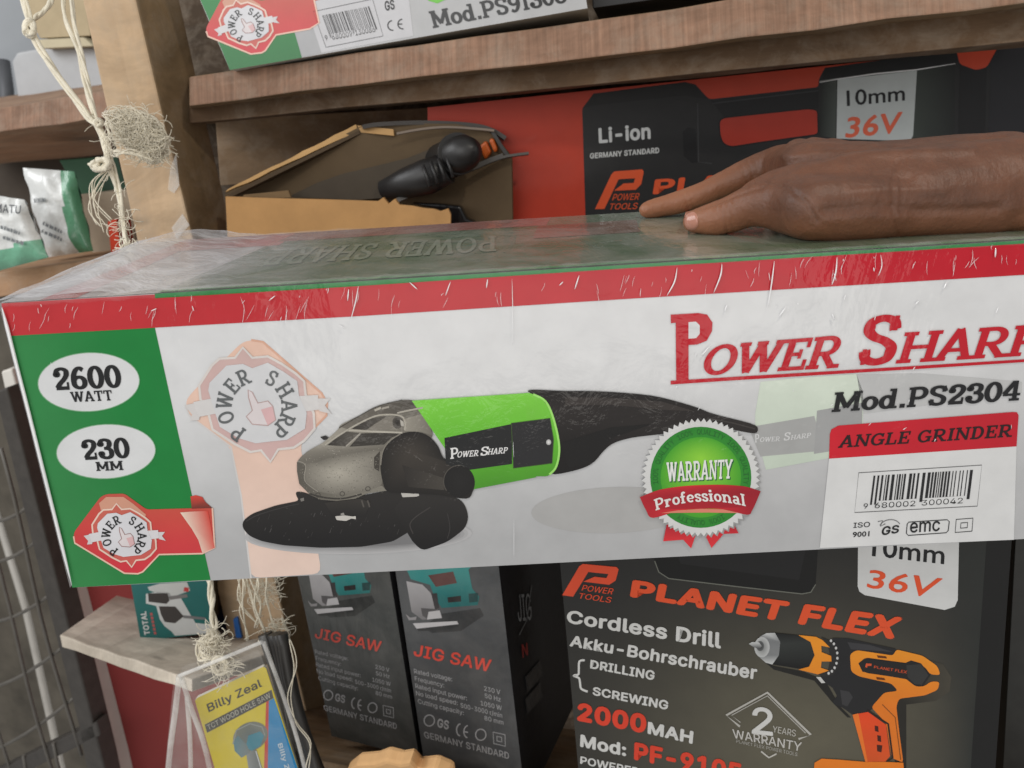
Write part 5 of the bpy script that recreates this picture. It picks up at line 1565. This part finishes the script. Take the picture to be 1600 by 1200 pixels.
DB = Frame(P(40, 280, 1.38), (1, 0, .1), (-617, 4354, 1333))
mb = MB(DB)
mb.pxprism([(-120, 180), (200, 150), (240, 460), (-120, 460)], .01, (.03, .03, .03))
tag(mb.build('back_wall', plain_mat('dark_recess', c(74, 66, 58), .9, .3, 12)), kind='structure')

# red painted wall and its white edge, wire door at the left
RW = Frame(P(200, 900, 1.12), (1, -.05, .25), (-617, 4354, 1333))
mb = MB(RW)
mb.pxprism([(24, 560), (520, 560), (620, 1500), (196, 1500)], .02, (.2, .03, .03))
tag(mb.build('red_wall', plain_mat('red_wall_paint', c(138, 48, 46), .7, .08, 8)), kind='structure')
EF = Frame(P(80, 800, 1.08), (1, -.05, .25), (-617, 4354, 1333))
mb = MB(EF)
mb.pxprism([(2, 580), (18, 576), (110, 925), (180, 1190), (230, 1400), (190, 1400), (140, 1192), (80, 940)], .03, (.7, .7, .68))
tag(mb.build('door_jamb', plain_mat('white_jamb_paint', c(214, 210, 202), .6, .1, 20), bevel=.002), 'narrow white painted door jamb beside the red wall at the left', 'jamb')
DR = Frame(P(80, 900, 1.0), (1, -.24, .3), (-617, 4354, 1333))
door = thing('mesh_door', DR, 'dark steel door frame with wire mesh at the lower left edge', 'door')
steel = plain_mat('dark_steel', c(62, 58, 54), .5, .25, 60, bump=.2)
wire = plain_mat('grey_wire', c(92, 88, 82), .45, .2)
mb = MB(DR)
mb.pxprism([(-8, 612), (10, 606), (84, 890), (160, 1190), (205, 1400), (172, 1400), (124, 1136), (56, 870)], .025, (.05, .05, .05))
mb.build('stile', steel, door, bevel=.002)
mb = MB(DR)
mb.pxprism([(-60, 1232), (150, 1128), (156, 1150), (-60, 1256)], .02, (.05, .05, .05))
mb.build('rail', steel, door, bevel=.002)
for k, (x0, y0, x1, y1) in enumerate(((-40, 760, 90, 1230), (-2, 700, 124, 1180), (-70, 900, 20, 1230), (36, 1180, 90, 1400), (86, 1160, 140, 1400))):
    mb = MB(DR); p0, p1 = DR.m @ DR.uv(x0, y0), DR.m @ DR.uv(x1, y1)
    mb.tube([p0.lerp(p1, t / 8) + Vector((.003 * math.sin(t * .8 + k), 0, 0)) for t in range(9)], .0022, (.1, .1, .1), 7)
    mb.build('wire', wire, door)
for k, (x0, y0, x1, y1) in enumerate(((-30, 812, 46, 790), (-30, 880, 62, 842), (-30, 975, 80, 928), (-30, 1080, 100, 1010), (-30, 1180, 116, 1090), (-30, 1300, 150, 1220))):
    mb = MB(DR); p0, p1 = DR.m @ DR.uv(x0, y0, -.004), DR.m @ DR.uv(x1, y1, -.004)
    mb.tube([p0.lerp(p1, t / 8) - Vector((0, .008 * math.sin(math.pi * t / 8), 0)) for t in range(9)], .0022, (.1, .1, .1), 7)
    mb.build('wire', wire, door)
YF = Frame(P(50, 950, 1.7), (1, -.1, .2), (-617, 4354, 1333))
mb = MB(YF)
mb.pxprism([(-300, 430), (44, 420), (220, 1500), (-300, 1500)], .02, (.3, .3, .28))
tag(mb.build('yard_wall', plain_mat('yard_wall_plaster', c(96, 90, 80), .9, .5, 9, bump=.3)), kind='structure')
mb = MB(YF)
mb.tube([P(-6, 800, 1.55), P(40, 950, 1.55), P(96, 1200, 1.55), P(140, 1400, 1.55)], .0062, (.8, .8, .8), 12)
tag(mb.build('pipe', plain_mat('white_pipe', c(186, 182, 174), .5, .1)), 'white pipe seen through the wire mesh door', 'pipe')

# small weathered shelf with the teal boxed tool
hexa('shelf_board', [(93, 992, .86), (300, 1062, .70), (300, 1082, .70), (97, 1012, .86)], [(182, 930, 1.06), (470, 1004, .92), (470, 1020, .92), (184, 945, 1.06)],
     wood_grey, 'small weathered grey shelf board jutting out below the grinder carton at the left', 'shelf', nx=8, jitter=.0008)
TT = Frame(P(268, 960, .86), (1, .12, -.05), (-640, 4354, 1333))
tot = thing('tool_carton', TT, 'teal carton with white machine pictures, on the small weathered shelf', 'box')
K6 = offs(180, 880, 3.75)
tq = K6((66, -20), (552, -60), (556, 410), (150, 455))
mb = MB(TT)
mb.pxprism(tq, .10, c(74, 66, 54))
mb.build('carton_body', card, tot, bevel=.001)
mb = MB(TT)
mb.poly(tq, 2, lambda x, y: c(34, 106, 104))
mb.poly(K6((180, 180), (250, 165), (320, 175), (330, 200), (380, 195), (440, 300), (470, 350), (560, 360), (556, 410), (350, 425), (330, 400), (290, 370), (262, 330), (240, 250), (180, 236)), 3, c(204, 206, 206))
mb.poly(K6((190, 140), (260, 120), (420, 110), (440, 160), (330, 200), (200, 160)), 3, c(196, 198, 196))
mb.poly(K6((192, 176), (306, 176), (318, 220), (300, 238), (196, 226)), 4, c(60, 56, 56))
mb.poly(K6((256, 252), (352, 254), (402, 312), (350, 352), (290, 344), (268, 300)), 4, c(64, 60, 60))
mb.poly(K6((310, 195), (420, 180), (425, 200), (320, 215)), 4.3, c(120, 118, 118))
mb.poly(K6((395, 304), (530, 318), (528, 332), (400, 322)), 4.3, c(120, 120, 122))
mb.poly(K6((405, 140), (432, 145), (428, 168), (400, 165)), 4.5, c(190, 60, 60))
put_sans(mb, 'TOTAL', (K6((206, 418))[0], K6((180, 280))[0], K6((172, 422))[0], K6((146, 284))[0]), 4, c(214, 216, 216), .05)
for k in range(6): mb.poly([bil((K6((242, 416))[0], K6((216, 284))[0], K6((228, 418))[0], K6((202, 286))[0]), u, v) for u, v in ((k / 6, 0), (k / 6 + .12, 0), (k / 6 + .12, 1), (k / 6, 1))], 4, c(186, 92, 92))
mb.build('carton_print', print_card, tot)
mb = MB(Frame(P(345, 950, .93), (1, .1, .1), (-617, 4354, 1333)))
mb.pxprism(K6((560, 60), (650, 100), (740, 440), (690, 470), (640, 440), (560, 400)), .03, c(30, 38, 66))
tag(mb.build('carton', plain_mat('navy_card', c(36, 44, 74), .4, .2), bevel=.001), 'small navy blue carton behind the twine on the weathered shelf', 'box')
mb = MB(Frame(P(368, 990, .9), (1, .1, .1), (-617, 4354, 1333)))
mb.pxprism(K6((690, 330), (716, 320), (742, 440), (706, 440)), .02, c(60, 120, 200))
tag(mb.build('packet_corner', plain_mat('bright_blue_card', c(58, 118, 200), .4, .1), bevel=.001), 'bright blue packet corner beside the navy carton', 'packet')

# ------------------------------------------------------------------ hole saw card in a clear pouch
HB = Frame(P(380, 1110, .66), (1, .42, .12), (-560, 1290, 500))
pouch = thing('hole_saw_pack', HB, 'yellow and blue hole saw card in a clear plastic pouch hanging on twine', 'blister pack')
cq = K6((468, 805), (480, 790), (868, 606), (884, 616), (1110, 1320), (620, 1330))
mb = MB(HB)
mb.pxprism(cq, .003, c(210, 205, 190), off=-.001)
mb.poly(cq, 2, lambda x, y: c(212, 192, 36))
mb.poly(K6((524, 946), (916, 742), (928, 790), (538, 994)), 3, c(58, 58, 56))
mb.poly(K6((893, 812), (930, 790), (1110, 1320), (880, 1320)), 3.2, lambda x, y: c(34, 134, 188))
mb.poly(K6((884, 812), (900, 806), (892, 1320), (868, 1320)), 3.4, c(196, 60, 44))
put_sans(mb, 'Billy Zeal', (K6((548, 874))[0], K6((862, 722))[0], K6((534, 828))[0], K6((846, 678))[0]), 4, c(44, 42, 34), .02)
put_sans(mb, 'TCT WOOD HOLE SAW', (K6((546, 978))[0], K6((914, 786))[0], K6((536, 950))[0], K6((902, 758))[0]), 4, c(170, 168, 156), .02)
put_sans(mb, 'Billy Zeal', (K6((952, 1060))[0], K6((1020, 1290))[0], K6((978, 1052))[0], K6((1046, 1282))[0]), 4, c(200, 214, 222), .03)
mb.fan(*K6((792, 1016))[0], ellipse(*K6((792, 1016))[0], 28, 22, 30, -25), 4, c(98, 110, 112), c(112, 116, 104))
mb.poly(K6((780, 1010), (850, 985), (872, 1010), (852, 1070), (800, 1100), (764, 1080)), 4.6, c(54, 132, 152))
mb.poly(K6((692, 1040), (720, 1010), (770, 1062), (790, 1110), (740, 1140), (700, 1100)), 4.7, lambda x, y: mixc(c(66, 120, 134), c(120, 128, 126), (x - 366) / 24))
mb.stroke(K6((690, 1060), (710, 980), (790, 940), (860, 960), (878, 1010)), 2.0, 5, c(140, 146, 142))
mb.poly(K6((766, 1106), (826, 1092), (900, 1320), (800, 1330)), 4.4, lambda x, y: mixc(c(140, 146, 146), c(92, 98, 98), (x - 386) / 20))
mb.stroke(K6((824, 1100), (860, 1220)), 1.6, 5, c(206, 210, 210))
mb.build('card', print_film, pouch)
pm_ = film_mat('pouch_film', .15, (.83, .82, .78), .2, .5, (25, 25, 25))
mb = MB(HB)
def sheet(quad, h, n=14, s=1, amp=.004):
    base = len(mb.v)
    for j in range(n + 1):
        for i in range(n + 1):
            u, v = i / n, j / n
            p = HB.uv(*bil((quad[3], quad[2], quad[0], quad[1]), u, v))
            mb.v.append(p + Vector((0, 0, h + amp * noise.noise(Vector((u * 7, v * 3, s * 5.0))))))
    for j in range(n):
        for i in range(n):
            q = [base + j * (n + 1) + i, base + j * (n + 1) + i + 1, base + (j + 1) * (n + 1) + i + 1, base + (j + 1) * (n + 1) + i]
            mb.fc.append(q if s > 0 else q[::-1]); mb.col.append([(.8, .8, .8)] * 4); mb.mi.append(0); mb.sm.append(True)
bq = [(278, 1054), (410, 1002), (500, 1300), (250, 1330)]
sheet(bq, .010, amp=.003); sheet(bq, -.008, s=-1)
mb.build('pouch', pm_, pouch)
mb = MB(HB)
wf = film_mat('pouch_fold', .4, (.9, .89, .86), .22, .4, (25, 25, 25))
for pts, r in ((((280, 1056), (274, 1110), (266, 1170), (258, 1260)), .0022), (((292, 1090), (296, 1140), (298, 1200), (296, 1270)), .0018), (((284, 1060), (300, 1110), (318, 1160), (334, 1230)), .002),
               (((412, 1004), (440, 1080), (466, 1160), (490, 1260)), .0016), (((280, 1056), (330, 1036), (410, 1003)), .0015)):
    mb.tube([HB.m @ HB.uv(x, y, .011) for x, y in catmull(list(pts), 5)], r, (.9, .9, .9), 8)
mb.build('pouch_fold', wf, pouch)

# ------------------------------------------------------------------ twine
tw = plain_mat('sisal_twine', c(226, 218, 198), .8, .12, 120, bump=.4, bscale=300, spec=.2, sheen=.3)


def strands(mb, path, n, spread, r, seed, k=6, wild=0.0):
    """a loose cord: n thin strands wandering round a path of (px, py, z)"""
    rn = random.Random(seed)
    cp = catmull(path, k)
    for s in range(n):
        ph = rn.uniform(0, 6.28); tw_ = rn.uniform(2.0, 5.0) * rn.choice((-1, 1)); rad = spread * rn.uniform(.3, 1.0)
        pts = []
        for i, (x, y, z) in enumerate(cp):
            t = i / (len(cp) - 1)
            a = ph + tw_ * t * 3
            w = wild * noise.noise(Vector((t * 3, s * 7.3, seed)))
            pts.append(P(x + rad * math.cos(a) + w, y + rad * math.sin(a) * .5 + w * .4, z + .0006 * math.sin(a) * rad))
        mb.tube(pts, r * rn.uniform(.7, 1.25), (.6, .5, .4), 5)


def knot(mb, px, py, z, rx, ry, n, r, seed):
    rn = random.Random(seed)
    for s in range(n):
        a0 = rn.uniform(0, 6.28); tilt = rn.uniform(-1.2, 1.2); f = rn.uniform(.6, 1.0)
        pts = []
        for i in range(13):
            a = a0 + i / 12 * rn.uniform(4.5, 6.2) if False else a0 + i / 12 * 5.6
            x, y = rx * f * math.cos(a), ry * f * math.sin(a)
            pts.append(P(px + x * math.cos(tilt) - y * math.sin(tilt) * .6, py + x * math.sin(tilt) * .6 + y * math.cos(tilt), z - .004 * math.sin(a * 1.3 + s) - .002))
        mb.tube(pts, r, (.6, .5, .4), 5)


def lump(mb, pts, rr):
    p = [P(*q) for q in pts]
    cp = catmull([(q.x, q.y, q.z, r * pz[2] / FPX) for q, r, pz in zip(p, rr, pts)], 5)
    sub_ = MB(mb.f); sub_.tube([Vector(q[:3]) for q in cp], [q[3] for q in cp], (.6, .5, .4), 18)
    for v in sub_.v:
        d = noise.noise_vector(v * 160) * .0028; v += d; 
    i = len(mb.v); mb.v += sub_.v; mb.fc += [[i + k for k in f] for f in sub_.fc]; mb.col += sub_.col; mb.mi += sub_.mi; mb.sm += sub_.sm


def fuzz(mb, px, py, z, rx, ry, n, r, seed, L=26, dz=.012):
    """frayed fibres: short curls scattered round a spot"""
    rn = random.Random(seed)
    for s in range(n):
        x = px + rn.gauss(0, .36) * rx; y = py + rn.gauss(0, .36) * ry
        a = rn.uniform(0, 6.28); cu = rn.gauss(0, .55); l = rn.uniform(.4, 1.3) * L / 5
        zz = z - rn.uniform(0, dz)
        pts = []
        for i in range(6):
            pts.append(P(x, y, zz)); x += l * math.cos(a); y += l * math.sin(a) * .9; a += cu; zz -= rn.uniform(-.0012, .0012)
        mb.tube(pts, r * rn.uniform(.6, 1.2), (.6, .5, .4), 4)


mb = MB(CAMF)
zt = .665
strands(mb, [(34, -20, zt), (46, 30, zt), (60, 72, zt), (98, 128, zt), (138, 182, zt), (154, 200, zt), (168, 232, zt), (172, 250, zt)], 7, 4.2, .0013, 1)
strands(mb, [(108, -20, zt), (118, 40, zt), (128, 90, zt), (140, 140, zt), (152, 196, zt)], 4, 3.5, .0011, 2)
strands(mb, [(92, -20, zt), (74, 10, zt), (50, 32, zt)], 4, 4.0, .0013, 3)
strands(mb, [(98, -20, zt), (104, 30, zt), (120, 80, zt), (134, 130, zt), (146, 180, zt)], 3, 3.0, .0011, 4)
knot(mb, 46, 44, zt - .004, 9, 14, 9, .0016, 5)
strands(mb, [(150, 190, zt), (160, 215, zt), (168, 245, zt), (176, 258, zt), (186, 300, zt), (194, 350, zt - .01), (200, 398, zt - .03)], 7, 3.4, .0011, 6)
knot(mb, 154, 192, zt - .004, 8, 7, 6, .0013, 8)
knot(mb, 158, 257, zt - .006, 17, 9, 12, .0018, 9)
strands(mb, [(140, 256, zt), (150, 262, zt), (172, 268, zt), (182, 300, zt)], 3, 4, .0010, 10)
for s in range(7):
    rn = random.Random(40 + s)
    x0 = 168 + rn.uniform(-4, 8)
    strands(mb, [(x0, 266, zt), (x0 - rn.uniform(10, 28), 290 + rn.uniform(-6, 10), zt), (x0 - rn.uniform(14, 32), 322 + rn.uniform(-8, 12), zt), (x0 - rn.uniform(-6, 18), 350 + rn.uniform(-10, 16), zt)], 1, 1.0, .0004, 50 + s)
fuzz(mb, 190, 350, zt - .005, 12, 60, 40, .0003, 61, 34)
fuzz(mb, 165, 225, zt - .004, 14, 50, 30, .0003, 62, 30)
fuzz(mb, 202, 392, .60, 22, 10, 60, .0004, 63, 22)
tag(mb.build('twine', tw), 'looped cream twine hanging in front of the post, knotted twice on its way down', 'twine')

mb = MB(CAMF)
zf = .705
lump(mb, [(178, 190, zf + .006), (212, 204, zf + .010), (238, 226, zf + .008), (238, 248, zf + .004)], [12, 32, 27, 12])
fuzz(mb, 212, 204, zf - .004, 36, 33, 800, .0003, 71, 26, .012)
fuzz(mb, 236, 228, zf - .003, 27, 30, 420, .0003, 72, 26, .012)
for s in range(44):
    rn = random.Random(200 + s)
    strands(mb, [(164 + rn.uniform(-4, 10), 185 + rn.uniform(-14, 14), zf), (200 + rn.uniform(-20, 20), 172 + rn.uniform(-8, 60), zf - .012), (236 + rn.uniform(-18, 18), 190 + rn.uniform(-14, 40), zf - .012), (262 + rn.uniform(-14, 4), 226 + rn.uniform(-24, 26), zf - .004)], 1, 2, .00045, 300 + s)
for s in range(5):
    rn = random.Random(400 + s)
    strands(mb, [(166, 236 + s * 2, zf), (180, 238 + rn.uniform(-4, 8), zf - .01), (205, 240 + rn.uniform(-8, 14), zf - .014), (240, 246 + rn.uniform(-10, 10), zf - .012)], 1, 2, .0008, 420 + s)
tag(mb.build('twine_bundle', tw), 'frayed bundle of cream twine wound round the timber post', 'twine')

mb = MB(CAMF)
zl = .66
strands(mb, [(326, 880, zl), (330, 930, zl), (336, 980, zl), (340, 1000, zl)], 5, 4.0, .0014, 81)
fuzz(mb, 334, 1004, zl - .004, 20, 22, 140, .00028, 82, 30, .010)
knot(mb, 344, 1040, zl - .012, 15, 17, 16, .0012, 83)
fuzz(mb, 346, 1044, zl - .012, 14, 18, 70, .0003, 84, 34, .008)
for s in range(7):
    rn = random.Random(90 + s)
    strands(mb, [(334, 990 + rn.uniform(-10, 10), zl), (318 - rn.uniform(0, 10), 1004 + rn.uniform(-10, 10), zl), (312 + rn.uniform(-4, 14), 1024 + rn.uniform(-6, 8), zl), (334, 1030, zl - .008)], 1, 2, .0008, 100 + s)
tag(mb.build('twine', tw), 'cream twine knotted above the yellow hole saw pouch', 'twine')

mb = MB(CAMF)
zr = .715
for s in range(6):
    rn = random.Random(500 + s)
    x = 372 + rn.uniform(-10, 40)
    strands(mb, [(x, 870, zr), (x + rn.uniform(-4, 16), 905, zr - .012), (x + rn.uniform(0, 26), 945 + rn.uniform(-10, 10), zr - .012), (x + rn.uniform(10, 34), 990 + rn.uniform(-14, 16), zr - .008)], 2, 3, .0006, 520 + s)
fuzz(mb, 412, 926, zr - .002, 28, 46, 70, .00026, 87, 34, .010)
fuzz(mb, 430, 985, zr - .004, 18, 20, 50, .00026, 88, 30, .01)
strands(mb, [(404, 1000, zr), (424, 1026, zr), (444, 1022, zr), (450, 994, zr), (440, 966, zr)], 2, 2, .001, 89)
tag(mb.build('twine_bundle', tw), 'frayed twine wound round the lower part of the post beside the jig saw cartons', 'twine')

# dark leads hanging beside the pouch
mb = MB(CAMF)
for s, (x0, x1, r) in enumerate(((414, 478, .006), (424, 492, .0055), (432, 506, .006), (440, 500, .0045))):
    mb.tube([P(x0 + (x1 - x0) * t + 5 * math.sin(t * 5 + s), 990 + 250 * t, .70 - .01 * s) for t in [i / 14 for i in range(15)]], r, (.02, .02, .02), 10)
tag(mb.build('cable_bundle', plain_mat('black_rubber', c(44, 42, 40), .45, .2)), 'dark cables hanging between the hole saw pouch and the left jig saw carton', 'cable')
mb = MB(CAMF)
strands(mb, [(452, 1000, .665), (462, 1040, .66), (452, 1090, .66), (462, 1130, .66), (486, 1160, .66), (480, 1200, .66)], 2, 3, .0006, 95)
tag(mb.build('string', tw), 'thin pale string loops straggling over the dark cables', 'string')
# tan carton at the lower edge
tcf = Frame(P(600, 1190, .60), (1, -.12, .3), (-400, 900, 900))
mb = MB(tcf)
mb.pxprism([(540, 1210), (556, 1198), (584, 1196), (600, 1190), (622, 1196), (640, 1193), (652, 1206), (676, 1204), (704, 1216), (720, 1320), (530, 1320)], .012, c(214, 170, 120))
tag(mb.build('carton', card, bevel=.003), 'tan cardboard carton flap below the jig saw cartons at the bottom edge', 'box')

# ------------------------------------------------------------------ arm and hand
skin = bpy.data.materials.new('brown_skin'); nt, N, L, B = nodes_of(skin)
nz = noise_node(nt, coords(nt), 30, 7, .68)
rgb = N.new('ShaderNodeValToRGB')
rgb.color_ramp.elements[0].position = .3; rgb.color_ramp.elements[0].color = (*c(84, 53, 37), 1)
rgb.color_ramp.elements[1].position = .75; rgb.color_ramp.elements[1].color = (*c(118, 76, 54), 1)
L.new(nz.outputs['Fac'], rgb.inputs['Fac'])
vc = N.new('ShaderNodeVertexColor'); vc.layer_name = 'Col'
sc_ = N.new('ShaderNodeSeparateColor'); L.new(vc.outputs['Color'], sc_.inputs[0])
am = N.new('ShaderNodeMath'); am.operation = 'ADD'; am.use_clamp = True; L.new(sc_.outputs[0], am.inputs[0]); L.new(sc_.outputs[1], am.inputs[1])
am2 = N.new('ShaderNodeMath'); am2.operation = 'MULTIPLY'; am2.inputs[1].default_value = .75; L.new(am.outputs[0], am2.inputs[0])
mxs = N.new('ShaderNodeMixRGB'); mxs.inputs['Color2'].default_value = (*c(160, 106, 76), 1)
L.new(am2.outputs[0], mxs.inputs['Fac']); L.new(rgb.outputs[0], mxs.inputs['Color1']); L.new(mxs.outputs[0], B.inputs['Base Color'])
B.inputs['Roughness'].default_value = .48
B.inputs['Subsurface Weight'].default_value = .12; B.inputs['Subsurface Scale'].default_value = .004
B.inputs['Subsurface Radius'].default_value = (1.0, .4, .2)
n2 = noise_node(nt, coords(nt), 320, 4, .6); n3 = noise_node(nt, coords(nt, (200, 60, 200)), 1.0, 4, .6)
ad = N.new('ShaderNodeMath'); ad.operation = 'ADD'; L.new(n2.outputs['Fac'], ad.inputs[0]); L.new(n3.outputs['Fac'], ad.inputs[1])
bp = N.new('ShaderNodeBump'); bp.inputs['Strength'].default_value = .4; bp.inputs['Distance'].default_value = .0012
L.new(ad.outputs[0], bp.inputs['Height']); L.new(bp.outputs[0], B.inputs['Normal'])


def on_top(px, py):
    """distance from the camera of the carton's top at a pixel"""
    r = ray(px, py); return TF.n.dot(TF.o) / TF.n.dot(r)


bmh = bmesh.new()


def blob_chain(pts):
    """overlapping round links along (px, py, z, radius px)"""
    for (a, b) in zip(pts[:-1], pts[1:]):
        pa, pb = P(*a[:3]), P(*b[:3])
        ra, rb = a[3] * a[2] / FPX, b[3] * b[2] / FPX
        d = (pb - pa).length
        st = max(2, int(d / (min(ra, rb) * .22)))
        for i in range(st + 1):
            t = i / st
            m = Matrix.Translation(pa.lerp(pb, t))
            bmesh.ops.create_icosphere(bmh, subdivisions=2, radius=ra + (rb - ra) * t, matrix=m)


zi = on_top(1003, 343)
print('top distances', zi, on_top(1085, 366), on_top(1300, 380))
zth = on_top(1085, 366)
zw = on_top(1280, 386)
# forearm and wrist
blob_chain([(1860, 292, zw + .012, 98), (1700, 292, zw + .014, 92), (1560, 294, zw + .017, 80), (1470, 298, zw + .020, 74), (1390, 302, zw + .022, 70), (1320, 306, zw + .024, 66), (1262, 312, zw + .026, 58)])
blob_chain([(1560, 280, zw + .040, 76), (1440, 282, zw + .044, 68), (1340, 280, zw + .050, 58), (1270, 272, zw + .056, 44)])
# index finger in one run from the wrist: back of the hand, knuckle, joints, tip
blob_chain([(1540, 292, zw + .026, 72), (1460, 290, zw + .032, 68), (1400, 286, zw + .038, 64), (1320, 276, zw + .048, 56), (1262, 264, zw + .052, 44), (1216, 257, zi - .014, 31), (1180, 268, zi - .010, 27), (1140, 285, zi - .007, 23), (1106, 300, zi - .005, 20.5), (1078, 311, zi - .003, 19.5), (1050, 319, zi - .001, 18.5), (1024, 325, zi, 16.5), (1010, 328, zi, 13.5)])
# thumb in one run from the wrist: ball of the thumb, joint, tip
blob_chain([(1540, 304, zw + .014, 70), (1460, 308, zw + .014, 66), (1400, 314, zw + .014, 61), (1330, 322, zw + .012, 57), (1270, 323, zw + .012, 55), (1228, 318, zth - .026, 47), (1198, 317, zth - .022, 38), (1168, 323, zth - .017, 32.5), (1142, 335, zth - .012, 31), (1118, 341.5, zth - .008, 28), (1099, 344, zth - .004, 24), (1084, 345.5, zth - .002, 19)])
# web between them
blob_chain([(1270, 300, zw + .03, 52), (1216, 300, zw + .036, 38), (1180, 306, zw + .040, 26)])
# the other fingers reach over the far edge
for k, (x, y, z) in enumerate(((1246, 240, .066), (1270, 238, .078), (1296, 240, .090))):
    blob_chain([(1350, 262, zw + z - .012, 38), (x, y, zw + z, 25), (x - 30, y + 44, zw + z + .012, 18), (x - 40, y + 74, zw + z + .012, 16), (x - 40, y + 106, zw + z + .006, 14)])
me = bpy.data.meshes.new('person'); bmh.to_mesh(me); bmh.free()
ho = bpy.data.objects.new('person', me); COL.objects.link(ho)
rm = ho.modifiers.new('skin', 'REMESH'); rm.mode = 'VOXEL'; rm.voxel_size = .0013; rm.use_smooth_shade = True
s1 = ho.modifiers.new('smooth', 'SMOOTH'); s1.factor = .5; s1.iterations = 24
dg = bpy.context.evaluated_depsgraph_get(); dg.update()
me2 = bpy.data.meshes.new_from_object(ho.evaluated_get(dg))
ho.modifiers.clear(); ho.data = me2; me2.name = 'person'
bpy.data.meshes.remove(me)
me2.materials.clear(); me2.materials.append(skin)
for p_ in me2.polygons: p_.use_smooth = True
# creases over the joints, tendons and wrist folds
CREASE = [([(1126, 316), (1130, 340), (1138, 366)], 1.6, -.0007), ([(1135, 312), (1140, 338), (1147, 362)], 1.6, -.0006), ([(1144, 308), (1150, 336)], 1.5, -.0005), ([(1118, 320), (1121, 338)], 1.4, -.0004),
          ([(1158, 258), (1166, 276), (1170, 292)], 1.6, -.0007), ([(1167, 252), (1176, 270), (1180, 286)], 1.6, -.0007), ([(1176, 248), (1186, 264)], 1.5, -.0005),
          ([(1068, 304), (1074, 318), (1076, 328)], 1.5, -.0006), ([(1075, 300), (1081, 314), (1084, 326)], 1.5, -.0005),
          ([(1200, 282), (1236, 296), (1262, 318), (1278, 346)], 2.6, -.0011), ([(1192, 292), (1150, 305), (1110, 320), (1092, 326)], 2.4, -.0010),
          ([(1402, 252), (1394, 290), (1396, 330), (1404, 366)], 2.6, -.0008), ([(1414, 250), (1408, 290), (1410, 340)], 2.2, -.0005),
          ([(1226, 246), (1300, 238), (1400, 240), (1520, 236)], 7, .0012), ([(1250, 276), (1330, 270), (1420, 276)], 9, -.0012), ([(1290, 330), (1370, 322), (1440, 330), (1560, 326)], 9, -.0012),
          ([(1330, 300), (1400, 296), (1480, 300)], 7, .0008)]
def seg_d(px, py, a, b):
    dx, dy = b[0] - a[0], b[1] - a[1]
    t = max(0, min(1, ((px - a[0]) * dx + (py - a[1]) * dy) / (dx * dx + dy * dy)))
    return math.hypot(px - a[0] - t * dx, py - a[1] - t * dy)
moves = []
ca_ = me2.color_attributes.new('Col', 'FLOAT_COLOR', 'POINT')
for v in me2.vertices:
    if v.co.z > -.2: continue
    px, py = 800 - FPX * v.co.x / v.co.z, 600 + FPX * v.co.y / v.co.z
    dsp = 0.0
    if v.normal.dot(v.co) < 0:
        for pts, wd, amp in CREASE:
            if not (min(p[0] for p in pts) - 25 < px < max(p[0] for p in pts) + 25): continue
            d = min(seg_d(px, py, a, b) for a, b in zip(pts[:-1], pts[1:]))
            if d < wd * 3: dsp += amp * math.exp(-(d / wd) ** 2)
    dsp += .0004 * noise.noise(v.co * 90)
    if dsp: moves.append((v.index, v.co + v.normal * dsp))
    g = max(0.0, min(1.0, (1190 - px) / 120))                      # finger ends painted paler for the light on them; pads are paler skin
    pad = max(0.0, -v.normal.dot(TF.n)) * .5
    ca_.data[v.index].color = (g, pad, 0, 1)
for i, co in moves: me2.vertices[i].co = co
me2.update()
place(ho, CAMW)
tag(ho, 'bare brown forearm and hand pressing down on top of the long grinder carton', 'person')
# thumb nail
from mathutils.bvhtree import BVHTree
bvh = BVHTree.FromPolygons([v.co.copy() for v in me2.vertices], [list(p.vertices) for p in me2.polygons])
mb = MB(CAMF)
rings = []
hit0 = None
for k in range(7):
    f = k / 6
    row = []
    for i in range(28):
        a = 2 * math.pi * i / 28
        ca, sa = math.cos(a), math.sin(a)
        q = (abs(ca) ** 2.6 + abs(sa) ** 2.6) ** (-1 / 2.6)
        x, y = 12.5 * q * ca * f, 15.5 * q * sa * f
        d = ray(1079 + x * .98 + y * .12, 345 + y - x * .1).normalized()
        h = bvh.ray_cast(Vector((0, 0, 0)), d)[0]
        if h is None: h = row[-1] if row else hit0
        if hit0 is None: hit0 = h
        row.append(h - d * (.0007 if f < 1 else -.0002))
    rings.append(row)
base = len(mb.v); mb.v += [p for r in rings for p in r]
for k in range(6):
    for i in range(28):
        i2 = (i + 1) % 28
        mb.fc.append([base + k * 28 + i, base + (k + 1) * 28 + i, base + (k + 1) * 28 + i2, base + k * 28 + i2][::-1]); mb.col.append([(.5, .3, .25)] * 4); mb.mi.append(0); mb.sm.append(True)
nail = mb.build('thumbnail', plain_mat('nail', c(176, 122, 104), .3, .06, spec=.5, coat=.3), ho)
